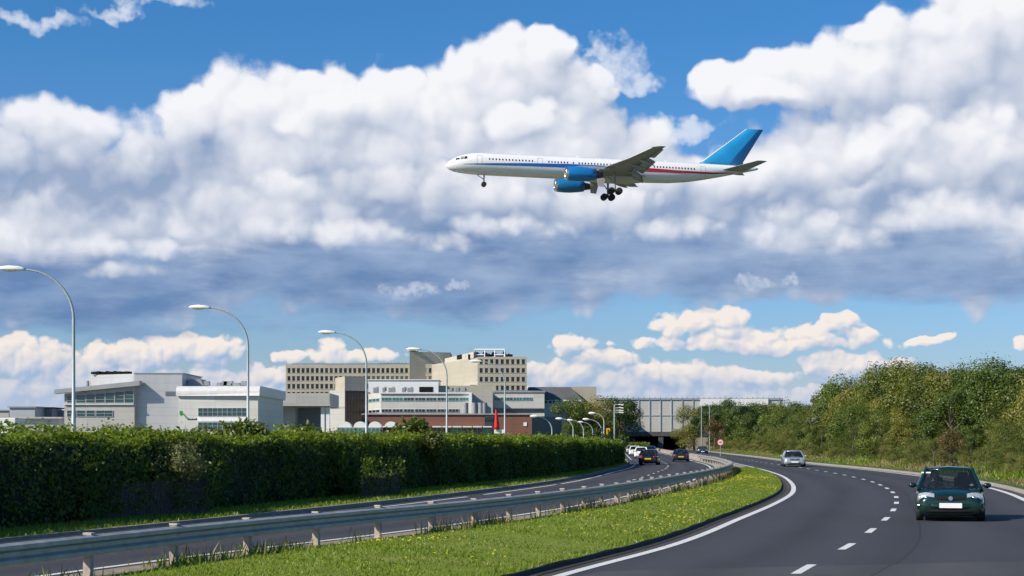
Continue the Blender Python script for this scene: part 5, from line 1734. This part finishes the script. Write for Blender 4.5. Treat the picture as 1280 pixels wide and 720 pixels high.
    for s in (1, -1):
        m = MB(); m.disc((s * hw * .68, yfront(hw * .68, .3) - .07, H * .205), .05, (0, 1, 0), 14, .02); m.build('fog_lamp', M['headlamp'], e)
        m = MB(); c = Vector((s * (hw + .07), a0 + .22, belt + .05)); m.ball(c, (.105, .06, .07), 12, 8); m.box(c + Vector((-s * .1, .0, -.02)), (.12, .04, .03)); mr = m.build('door_mirror', paint, e)
        m = MB(); m.disc(c + Vector((0, .056, 0)), .07, (0, 1, 0), 12, .012); m.build('mirror_glass', M['chrome'], mr)
        m = MB(); m.box((s * (hw + .004), mid - .12, belt - .14), (.03, .18, .03)); soften(m.build('door_handle', M['trim'], e), .008)
        m = MB(); m.tube([(s * hw * .15, a0 - .02, hood + .035), (s * hw * .15 + s * .1 - .3, a0 + .12, zw + .10)], .010, 5); m.build('wiper', M['black'], e)
    # rear
    zr = H * .50
    for s in (1, -1):
        m = MB(); x = s * hw * .74
        m.hexa([(x - .13, yR - .10, zr - .11), (x + .13, yR - .20, zr - .11), (x + .13, yR + .00 - .09, zr - .11), (x - .13, yR + .012, zr - .11)] if s > 0 else [(x - .13, yR - .20, zr - .11), (x + .13, yR - .10, zr - .11), (x + .13, yR + .012, zr - .11), (x - .13, yR - .09, zr - .11)],
               [(x - .13, yR - .14, zr + .13), (x + .13, yR - .24, zr + .13), (x + .13, yR - .11, zr + .13), (x - .13, yR - .02, zr + .13)] if s > 0 else [(x - .13, yR - .24, zr + .13), (x + .13, yR - .14, zr + .13), (x + .13, yR - .02, zr + .13), (x - .13, yR - .11, zr + .13)])
        soften(m.build('tail_light', M['tail'], e), .02)
    m = MB(); m.box((0, yR + .012, H * .405), (.56, .02, .125)); m.build('licence_plate', M['plate_yellow'], e)
    m = MB(); m.box((0, yR - .02, H * .27), (W * .88, .12, H * .12)); soften(m.build('rear_bumper', paint, e), .04, 3)
    m = MB(); m.tube([(hw * .5, yR - .1, gc + .03), (hw * .5, yR + .03, gc + .03)], .03, 8); m.build('exhaust', M['frame_grey'], e)
    if interior:
        m = MB()
        m.box((0, (a0 + b0) / 2, belt - .30), (W * .8, b0 - a0 - .1, .04))
        m.box((0, a0 + .22, belt - .09), (W * .80, .34, .16))
        m.build('dashboard', M['trim'], e)
        for s in (1, -1):
            for yq in (mid - .18, mid + .62):
                m = MB()
                m.box((s * W * .21, yq - .18, belt - .26), (.46, .46, .14)); m.box((s * W * .21, yq + .06, belt - .02), (.44, .12, .50), rx=-.18); m.box((s * W * .21, yq + .13, belt + .29), (.24, .09, .15), rx=-.15)
                soften(m.build('seat', M['seat'], e), .04, 2)
        m = MB()
        c = Vector((-W * .21, a0 + .44, belt - .02))
        ring_ = [c + Vector((.17 * math.cos(t), .06 * math.sin(t), .16 * math.sin(t))) for t in [j * math.pi / 10 for j in range(21)]]
        m.tube(ring_, .014, 6, cap=False); m.tube([c, c + Vector((0, -.2, -.06))], .02, 6); m.build('steering_wheel', M['black'], e)
    return e, dict(belt=belt, a0=a0, mid=mid, W=W, H=H)

def put(e, px, Y, head, z=.004):
    """front of the car pointed along head (degrees from -Y, clockwise seen from above)"""
    e.location = (at(px, Y, z=0).x, Y, z)
    e.rotation_euler = (0, 0, R(head))

green = car_paint('dark_green_paint', (0.007, 0.032, 0.022), .4, .24)
silver = car_paint('silver_paint', (0.50, 0.53, 0.57), .6, .3)
blackp = car_paint('black_paint', (0.010, 0.011, 0.014), .2, .25)
navy = car_paint('navy_paint', (0.010, 0.016, 0.035), .3, .28)
whitep = car_paint('white_car_paint', (0.78, 0.78, 0.77), .0, .35)
bluep = car_paint('blue_car_paint', (0.05, 0.10, 0.22), .4, .3)

hb, hd = build_car('hatchback', 'dark green hatchback with pale headlights coming towards the camera in the right lane', green, 1.76, 1.36, 3.75, 'hatch')
put(hb, 1186.5, 44.6, -13.5)
m = MB(); m.box((-.60, hd['a0'] + .02 + .45, 1.215), (.24, .012, .05), rx=-.9); m.build('windscreen_sticker', M['plate_white'], hb)
m = MB(); m.box((.55, hd['a0'] + .10, .905), (.09, .01, .06), rx=-.9); m.build('tax_disc', M['plate_white'], hb)

sv, _ = build_car('saloon_car', 'silver saloon with bright headlights approaching beyond the green hatchback', silver, 1.82, 1.30, 4.6, 'saloon')
put(sv, 991.5, 138, -6)
nv, _ = build_car('saloon_car', 'dark navy car far off on the right carriageway below the trees', navy, 1.8, 1.25, 4.4, 'saloon', interior=False)
put(nv, 878, 284, -5)
bk, _ = build_car('hatchback', 'black hatchback with red tail lights and yellow plate at the end of the queue', blackp, 1.70, 1.34, 4.0, 'hatch', glass='glass_dark')
put(bk, 812, 148, 180 - 9)
dk, _ = build_car('saloon_car', 'dark saloon alone in the right lane beside the concrete barrier, its yellow plate showing', navy, 1.72, 1.26, 4.4, 'saloon', glass='glass_dark')
put(dk, 850.5, 172, 180 - 4)
w1, _ = build_car('hatchback', 'white car directly ahead of the black hatchback in the queue', whitep, 1.74, 1.40, 4.1, 'hatch', glass='glass_dark', interior=False)
put(w1, 801.5, 205, 180 - 4)
w2, _ = build_car('hatchback', 'second white car in the queue, tucked behind the first white one', whitep, 1.74, 1.42, 4.0, 'hatch', glass='glass_dark', interior=False)
put(w2, 793.5, 243, 180 - 4)
w3, _ = build_car('saloon_car', 'farthest pale car at the left end of the queue before the underpass', silver, 1.74, 1.36, 4.2, 'saloon', glass='glass_dark', interior=False)
put(w3, 789, 285, 180 - 4)
b1_, _ = build_car('saloon_car', 'blue car near the underpass, half hidden by the black hatchback', bluep, 1.78, 1.38, 4.4, 'saloon', glass='glass_dark', interior=False)
put(b1_, 813.5, 262, 180 - 4)

# ---------------------------------------------------------------- driver of the green car, on the right hand seat
def person_mesh():
    k = bpy.data.meshes.new('person')
    J = {'pelvis': (0, .05, 0), 'belly': (0, .03, .16), 'chest': (0, .06, .36), 'neck': (0, .05, .50), 'head0': (0, .02, .60), 'head1': (0, .015, .69), 'head2': (0, .03, .755),
         'shL': (.17, .05, .42), 'elL': (.23, -.10, .22), 'wrL': (.13, -.30, .26), 'haL': (.12, -.37, .30),
         'shR': (-.17, .05, .42), 'elR': (-.23, -.10, .22), 'wrR': (-.13, -.30, .26), 'haR': (-.12, -.37, .30),
         'knL': (.10, -.38, .06), 'knR': (-.10, -.38, .06), 'anL': (.11, -.52, -.30), 'anR': (-.11, -.52, -.30), 'toL': (.11, -.66, -.32), 'toR': (-.11, -.66, -.32)}
    rad = {'pelvis': .15, 'belly': .14, 'chest': .155, 'neck': .052, 'head0': .070, 'head1': .082, 'head2': .070, 'shL': .062, 'shR': .062, 'elL': .044, 'elR': .044, 'wrL': .030, 'wrR': .030, 'haL': .036, 'haR': .036,
           'knL': .062, 'knR': .062, 'anL': .042, 'anR': .042, 'toL': .035, 'toR': .035}
    E = [('pelvis', 'belly'), ('belly', 'chest'), ('chest', 'neck'), ('neck', 'head0'), ('head0', 'head1'), ('head1', 'head2'), ('chest', 'shL'), ('shL', 'elL'), ('elL', 'wrL'), ('wrL', 'haL'),
         ('chest', 'shR'), ('shR', 'elR'), ('elR', 'wrR'), ('wrR', 'haR'), ('pelvis', 'knL'), ('pelvis', 'knR'), ('knL', 'anL'), ('knR', 'anR'), ('anL', 'toL'), ('anR', 'toR')]
    nm = list(J)
    k.from_pydata([J[n_] for n_ in nm], [(nm.index(a), nm.index(b)) for a, b in E], [])
    o = bpy.data.objects.new('person', k); COL.objects.link(o)
    s = o.modifiers.new('skin', 'SKIN')
    sv_ = k.skin_vertices[0].data
    for i, n_ in enumerate(nm):
        sv_[i].radius = (rad[n_] * (1.0 if n_ != 'chest' else 1.05), rad[n_])
        sv_[i].use_root = (n_ == 'pelvis')
    u = o.modifiers.new('sub', 'SUBSURF'); u.levels = u.render_levels = 2
    bpy.context.view_layer.update()
    me = bpy.data.meshes.new_from_object(o.evaluated_get(bpy.context.evaluated_depsgraph_get()))
    o.modifiers.clear(); o.data = me; bpy.data.meshes.remove(k)
    return o
M['skin'] = pbr('skin', (0.52, 0.27, 0.19), .55, var=.08, scale=6)
M['shirt'] = pbr('shirt_cloth', (0.05, 0.055, 0.08), .9, var=.2, scale=20)
dr = person_mesh()
dr.data.materials.clear(); dr.data.materials.append(M['shirt']); dr.data.materials.append(M['skin'])
for p in dr.data.polygons:
    c = p.center
    p.use_smooth = True
    p.material_index = 1 if (c.z > .485 or (c.y < -.20 and c.z > .15)) else 0
tag(dr, 'driver in a dark top holding the steering wheel of the green hatchback', 'person')
hz = Matrix.Rotation(R(-13.5), 4, 'Z')
loc = Vector((-1.76 * .21, hd['a0'] + .44 + .38, hd['belt'] - .34))
dr.location = hb.location + (hz @ loc); dr.rotation_euler = (0, 0, R(-13.5))
m = MB(); m.ball((0, .045, .73), (.088, .098, .078), 14, 10); m.ball((0, .085, .67), (.083, .06, .09), 12, 8); m.build('hair', pbr('grey_hair', (.10, .08, .065), .8, var=.3, scale=30), dr)
m = MB(); m.tube([(0, -.055, .685), (0, -.088, .645)], [.010, .016], 6); m.ball((0, -.062, .61), (.026, .012, .008), 8, 6); m.build('nose_and_mouth', M['skin'], dr)
for s in (-1, 1):
    m = MB(); m.ball((s * .032, -.058, .68), (.013, .008, .008), 8, 6); m.build('eye', M['ink'], dr)
    m = MB(); m.ball((s * .086, .02, .665), (.012, .022, .034), 8, 6); m.build('ear', M['skin'], dr)
    for f_ in range(4):
        m = MB(); x0 = s * (.12 + .0) ; zf = .275 + f_ * .017
        m.tube([(x0 + s * .022, -.375, zf), (x0 + s * .006, -.405, zf + .004), (x0 - s * .022, -.402, zf + .002), (x0 - s * .028, -.38, zf)], [.0085, .008, .0075, .006], 6); m.build('finger', M['skin'], dr)
    m = MB(); m.tube([(s * .10, -.36, .30), (s * .085, -.385, .325), (s * .09, -.40, .345)], [.010, .009, .007], 6); m.build('thumb', M['skin'], dr)
# ---------------------------------------------------------------- airliner on approach (local: nose +X, port +Y)
M['fus'] = pbr('aircraft_white', (0.80, 0.80, 0.80), .3, 0, var=.03, scale=.4, coat=.4)
M['belly'] = pbr('aircraft_grey', (0.60, 0.60, 0.60), .4, .1, var=.06, scale=.5)
M['tailblue'] = pbr('tail_blue', (0.016, 0.29, 0.60), .35, 0, var=.10, scale=.35, coat=.4)
M['engblue'] = pbr('nacelle_blue', (0.008, 0.18, 0.48), .3, 0, var=.06, scale=.6, coat=.5)
M['blueline'] = pbr('stripe_blue', (0.008, 0.10, 0.42), .35, 0, var=.05, coat=.4)
M['redline'] = pbr('stripe_red', (0.44, 0.006, 0.03), .35, 0, var=.05, coat=.4)
M['wingm'] = pbr('wing_grey', (0.33, 0.345, 0.37), .45, .1, var=.10, scale=.5)
M['flapm'] = pbr('flap_grey', (0.29, 0.31, 0.35), .5, .1, var=.15, scale=.6)
M['hot'] = pbr('exhaust_metal', (0.10, 0.095, 0.09), .4, .7, var=.2)
PS = [(0, .05, -.55), (.25, .42, -.54), (.7, .80, -.48), (1.4, 1.15, -.38), (2.4, 1.46, -.24), (3.4, 1.66, -.13), (4.6, 1.82, -.05), (6.2, 1.9, 0), (9, 1.92, 0), (18, 1.92, 0), (27, 1.92, 0), (35, 1.92, 0), (38.5, 1.86, .05), (41.5, 1.70, .18), (44.5, 1.42, .42), (47.5, 1.08, .72), (50, .76, .98), (52.2, .48, 1.18), (53.6, .28, 1.30), (54.2, .12, 1.34)]
HL = 27.0
def fr(s):
    q = [p[0] for p in PS]
    return float(np.interp(s, q, [p[1] for p in PS])), float(np.interp(s, q, [p[2] for p in PS]))
def side(s, z, out=0.0, sgn=1):
    r, zc = fr(s); dz = max(-.99, min(.99, (z - zc) / r))
    rr = r + out
    a = math.asin(dz)
    return Vector((HL - s, sgn * rr * math.cos(a), zc + rr * math.sin(a)))
pl = empty('airliner', (0, 0, 0), 0, 'white twin engine airliner with blue tail and engines, wheels down, flying low to the left', 'airliner')
m = MB()
m.loft([[Vector((HL - s, r * math.cos(t), zc + r * math.sin(t))) for t in [j * 2 * math.pi / 40 for j in range(40)]] for s, r, zc in PS])
m.build('fuselage', M['fus'], pl)
# belly fairing at the wing root
m = MB(); m.ball((HL - 28.2, 0, -1.25), (7.4, 2.05, 1.05), 28, 12); m.build('belly_fairing', M['belly'], pl)
def stripe(nm, mat, pts, sgn):
    m = MB(); a = []
    n = 60
    S0, S1 = pts[0][0], pts[-1][0]
    for i in range(n + 1):
        s = S0 + (S1 - S0) * i / n
        zc = float(np.interp(s, [p[0] for p in pts], [p[1] for p in pts])); h = float(np.interp(s, [p[0] for p in pts], [p[2] for p in pts]))
        a.append([side(s, zc + h / 2, .02, sgn), side(s, zc, .02, sgn), side(s, zc - h / 2, .02, sgn)])
    m.loft(a, closed=False, caps=False); m.build(nm, M[mat], pl)
for sg in (1, -1):
    stripe('blue_stripe', 'blueline', [(2.8, -.42, .04), (8, -.24, .30), (14, -.06, .50), (21, .05, .66), (34.0, .0, .70)], sg)
    stripe('red_stripe', 'redline', [(34.05, .0, .66), (40, -.05, .46), (46, .06, .26), (50, .40, .06)], sg)
# cabin windows (port side), doors
wb = None
spans = [(7.3, 14.6, 14), (17.4, 20.6, 7), (21.6, 21.6, 1), (22.6, 27.4, 10), (28.0, 34.6, 13), (35.6, 42.6, 14)]
for a, b_, n in spans:
    for i in range(n):
        s = a + (b_ - a) * (i / max(1, n - 1))
        c = side(s, .60, .012)
        if wb is None:
            nrm = (c - Vector((c.x, 0, 0))).normalized()
            m = MB(); 
            t_ = Vector((0, -nrm.z, nrm.y))
            ring = [Vector((.12 * math.cos(q), 0, 0)) + t_ * (.18 * math.sin(q)) for q in [j * math.pi / 6 for j in range(12)]]
            m.add(ring + [p_ - nrm * .02 for p_ in ring], [tuple(range(12))] + [(j, 12 + j, 12 + (j + 1) % 12, (j + 1) % 12) for j in range(12)])
            o = m.build('window', M['glaze_dark'], pl); wb = o.data
        else:
            o = bpy.data.objects.new('window', wb); COL.objects.link(o); o.parent = pl
        o.location = c
M['doorline'] = pbr('door_outline', (0.45, 0.45, 0.46), .4, var=.05)
for s in (5.6, 15.9, 31.3, 44.2):
    m = MB()
    for ds in (-.42, .42):
        m.loft([[side(s + ds - .03, z, .012), side(s + ds + .03, z, .012)] for z in np.linspace(-.55, 1.15, 8)], closed=False, caps=False)
    m.loft([[side(s + ds, 1.12, .012), side(s + ds, 1.18, .012)] for ds in (-.42, 0, .42)], closed=False, caps=False)
    m.build('door', M['doorline'], pl)
# cockpit windows
for sg in (1, -1):
    for s0, s1, z0, z1 in ((1.62, 2.25, .30, .62), (2.32, 2.95, .40, .86), (3.02, 3.55, .46, .92)):
        m = MB(); m.loft([[side(s, z0 + .15 * (s - s0), .02, sg), side(s, min(z1 + .1 * (s - s0), fr(s)[0] + fr(s)[1] - .2), .02, sg)] for s in np.linspace(s0, s1, 5)], closed=False, caps=False)
        m.build('cockpit_window', M['glaze_dark'], pl)
# lifting surfaces
def foil(nm, mat, secs, thick=.11, parent=None):
    """secs = [(s of leading edge, chord, y, z, tilt)] in fuselage stations"""
    prof = [(0, 0), (.03, .30), (.12, .62), (.35, 1), (.65, .72), (1, .04), (.65, -.30), (.35, -.50), (.12, -.42), (.03, -.25)]
    m = MB(); rings = []
    for s, c, y, z, tilt in secs:
        th = thick * c * .5
        rings.append([Vector((HL - s - u * c * math.cos(tilt), y, z + v * th - u * c * math.sin(tilt))) for u, v in prof])
    m.loft(rings); return m.build(nm, M[mat] if isinstance(mat, str) else mat, parent or pl)
def vfoil(nm, mat, secs, thick=.10):
    prof = [(0, 0), (.05, .5), (.3, 1), (.65, .7), (1, .05), (.65, -.7), (.3, -1), (.05, -.5)]
    m = MB(); rings = []
    for s, c, z in secs:
        rings.append([Vector((HL - s - u * c, v * thick * c * .5, z)) for u, v in prof])
    m.loft(rings); return m.build(nm, M[mat], pl)
for sg in (1, -1):
    w = foil('wing', 'wingm', [(23.6, 8.6, sg * 1.2, -1.15, .02), (26.2, 5.0, sg * 6.4, -.66, .02), (29.5, 3.1, sg * 13.0, .10, .015), (32.1, 1.8, sg * 18.4, .95, .01), (32.9, 1.2, sg * 18.8, 1.02, .01)])
    m = MB(); rr = []
    for s, y, z in ((26.15, 6.4, -.66), (29.45, 13.0, .10), (32.05, 18.4, .95)):
        rr.append([Vector((HL - s + .02, sg * y, z + .02)), Vector((HL - s + .30, sg * y, z - .16)), Vector((HL - s + .10, sg * y, z - .22))])
    m.loft(rr); m.build('slat', M['fus'], w)
    foil('flap', 'flapm', [(31.6, 2.3, sg * 2.1, -1.38, .45), (31.0, 1.9, sg * 6.3, -.92, .45)], .16, w)
    foil('flap', 'flapm', [(31.0, 1.8, sg * 7.0, -.84, .42), (32.4, 1.3, sg * 13.2, -.06, .40)], .16, w)
    foil('aileron', 'wingm', [(32.5, .8, sg * 13.6, .08, .10), (33.5, .5, sg * 17.6, .76, .08)], .16, w)
    for y, s, L_ in ((4.6, 29.8, 3.9), (9.0, 30.0, 3.3), (12.2, 30.9, 2.7)):
        zz_ = -1.2 + y * .078
        m = MB(); m.loft([[Vector((HL - s - L_ * u, sg * y + .17 * r_ * math.cos(t), zz_ - .75 * u ** 1.6 + .34 * r_ * math.sin(t))) for t in [j * math.pi / 4 for j in range(8)]] for u, r_ in ((0, .1), (.15, .7), (.45, 1), (.8, .7), (1, .1))])
        m.build('flap_track_fairing', M['wingm'], w)
    foil('tailplane', 'wingm', [(47.4, 4.2, sg * .55, .75, .02), (52.0, 1.8, sg * 7.6, 1.45, .02)], .10)
    # engine: nacelle, lip, fan, core, pylon
    ye, ze, s0 = sg * 6.5, -2.0, 19.6
    eng = MB()
    def eo(sl): return [(0.12, 1.10), (.5, 1.20), (1.4, 1.28), (2.8, 1.27), (4.2, 1.12), (5.2, .95)]
    def ringx(s, r, n=32): return [Vector((HL - s0 - s, ye + r * math.cos(t), ze + r * .96 * math.sin(t))) for t in [j * 2 * math.pi / n for j in range(n)]]
    eng.loft([ringx(s, r) for s, r in eo(0)] + [ringx(5.2, .86), ringx(3.5, .9)], caps=False)
    en = eng.build('engine', M['engblue'], pl)
    m = MB(); m.loft([ringx(.6, .88), ringx(.12, .97), ringx(-.02, 1.03), ringx(.0, 1.08), ringx(.13, 1.105), ringx(.42, 1.185)], caps=False); m.build('intake_lip', M['chrome'], en)
    m = MB(); m.loft([ringx(.55, .89), ringx(1.1, .90)], caps=False); m.loft([ringx(1.1, .90), ringx(1.12, .3)], caps=False); m.loft([ringx(1.12, .3), ringx(.7, .05)], caps=True); m.build('fan', M['hot'], en)
    m = MB(); m.loft([ringx(3.6, .80), ringx(5.2, .72), ringx(6.3, .52), ringx(6.35, .40), ringx(5.8, .3)], caps=True); m.build('exhaust_nozzle', M['hot'], en)
    m = MB(); m.hexa([(HL - s0 - 1.4, ye - .18, ze + 1.1), (HL - s0 - 1.4, ye + .18, ze + 1.1), (HL - s0 - 7.6, ye + .12, ze + .9), (HL - s0 - 7.6, ye - .12, ze + .9)], [(HL - s0 - 2.6, ye - .14, ze + 1.42), (HL - s0 - 2.6, ye + .14, ze + 1.42), (HL - s0 - 9.0, ye + .1, ze + 1.35), (HL - s0 - 9.0, ye - .1, ze + 1.35)]); m.build('pylon', M['wingm'], en)
    # main gear
    g0 = Vector((HL - 28.6, sg * 3.6, -4.15))
    m = MB(); m.tube([g0 + Vector((0, 0, 0)), g0 + Vector((.1, -sg * .25, 3.1))], [.17, .22], 10); m.tube([g0 + Vector((.75, 0, 0)), g0 + Vector((-.75, 0, 0))], .13, 8); m.tube([g0 + Vector((.05, 0, 1.2)), g0 + Vector((1.5, -sg * .6, 2.8))], .09, 6)
    gr0 = m.build('main_gear', M['frame_grey'], pl)
    for dx in (.66, -.66):
        for dy in (-.42, .42):
            m = MB(); c = g0 + Vector((dx, dy, 0))
            m.loft([[c + Vector((r_ * math.cos(t), o_, r_ * math.sin(t))) for t in [j * math.pi / 12 for j in range(24)]] for o_, r_ in ((-.2, .34), (-.2, .5), (-.13, .58), (.13, .58), (.2, .5), (.2, .34))]); wl_ = m.build('wheel', M['tyre'], gr0)
            m = MB(); m.disc(c, .33, (0, 1, 0), 16, .36); m.build('hub', M['frame_grey'], gr0)
    m = MB(); m.hexa([(HL - 25.6, sg * 3.95, -3.5), (HL - 25.6, sg * 4.0, -3.5), (HL - 26.6, sg * 4.0, -3.6), (HL - 26.6, sg * 3.95, -3.6)], [(HL - 25.3, sg * 3.2, -1.4), (HL - 25.3, sg * 3.26, -1.4), (HL - 27.0, sg * 3.26, -1.4), (HL - 27.0, sg * 3.2, -1.4)]); m.build('gear_door', M['wingm'], pl)
    # landing light
    m = MB(); m.ball((HL - 24.6, sg * 2.15, -.85), (.12, .14, .14), 8, 6); m.build('landing_light', M['chrome'], pl)
vfoil('tail_fin', 'tailblue', [(43.2, 8.6, 1.55), (44.6, 6.9, 2.3), (52.0, 2.9, 8.1), (52.3, 2.5, 8.2)])
m = MB(); m.loft([[Vector((HL - s - d, .16 * math.cos(t) * (1 if d else .6), z)) for t in (0, math.pi)] for s, z, d in ((43.1, 1.7, 0), (44.5, 2.3, 0), (51.9, 8.1, 0))], closed=False, caps=False)
m = MB(); m.tube([(HL - 43.0, 0, 1.62), (HL - 44.55, 0, 2.3), (HL - 51.95, 0, 8.12)], [.10, .12, .08], 8); m.build('fin_leading_edge', M['fus'], pl)
# nose gear
g0 = Vector((HL - 6.6, 0, -3.45))
m = MB(); m.tube([g0, g0 + Vector((0, 0, 1.8))], [.10, .14], 8); m.tube([g0 + Vector((0, 0, .8)), g0 + Vector((1.3, 0, 1.65))], .07, 6); m.tube([g0 + Vector((0, -.34, 0)), g0 + Vector((0, .34, 0))], .07, 6)
ng = m.build('nose_gear', M['frame_grey'], pl)
for dy in (-.27, .27):
    m = MB(); c = g0 + Vector((0, dy, 0))
    m.loft([[c + Vector((r_ * math.cos(t), o_, r_ * math.sin(t))) for t in [j * math.pi / 12 for j in range(24)]] for o_, r_ in ((-.13, .22), (-.13, .38), (-.09, .44), (.09, .44), (.13, .38), (.13, .22))]); m.build('wheel', M['tyre'], ng)
# small aerials
m = MB()
for s, z in ((12, 1.9), (22, 1.9), (37.5, 1.86)): m.hexa([(HL - s, -.04, z - .05), (HL - s, .04, z - .05), (HL - s - .6, .04, z - .05), (HL - s - .6, -.04, z - .05)], [(HL - s - .35, -.03, z + .35), (HL - s - .35, .03, z + .35), (HL - s - .65, .03, z + .35), (HL - s - .65, -.03, z + .35)])
m.build('aerial', M['fus'], pl)
YAW, PIT = R(6.5), R(1.6)
DP = 288.0
pl.location = at(753.5, DP, 212.0)
# local +X (nose) -> world -X, local +Y (port) -> towards the camera
pl.rotation_euler = (Matrix.Rotation(math.pi + YAW, 4, 'Z') @ Matrix.Rotation(-PIT, 4, 'Y')).to_euler()
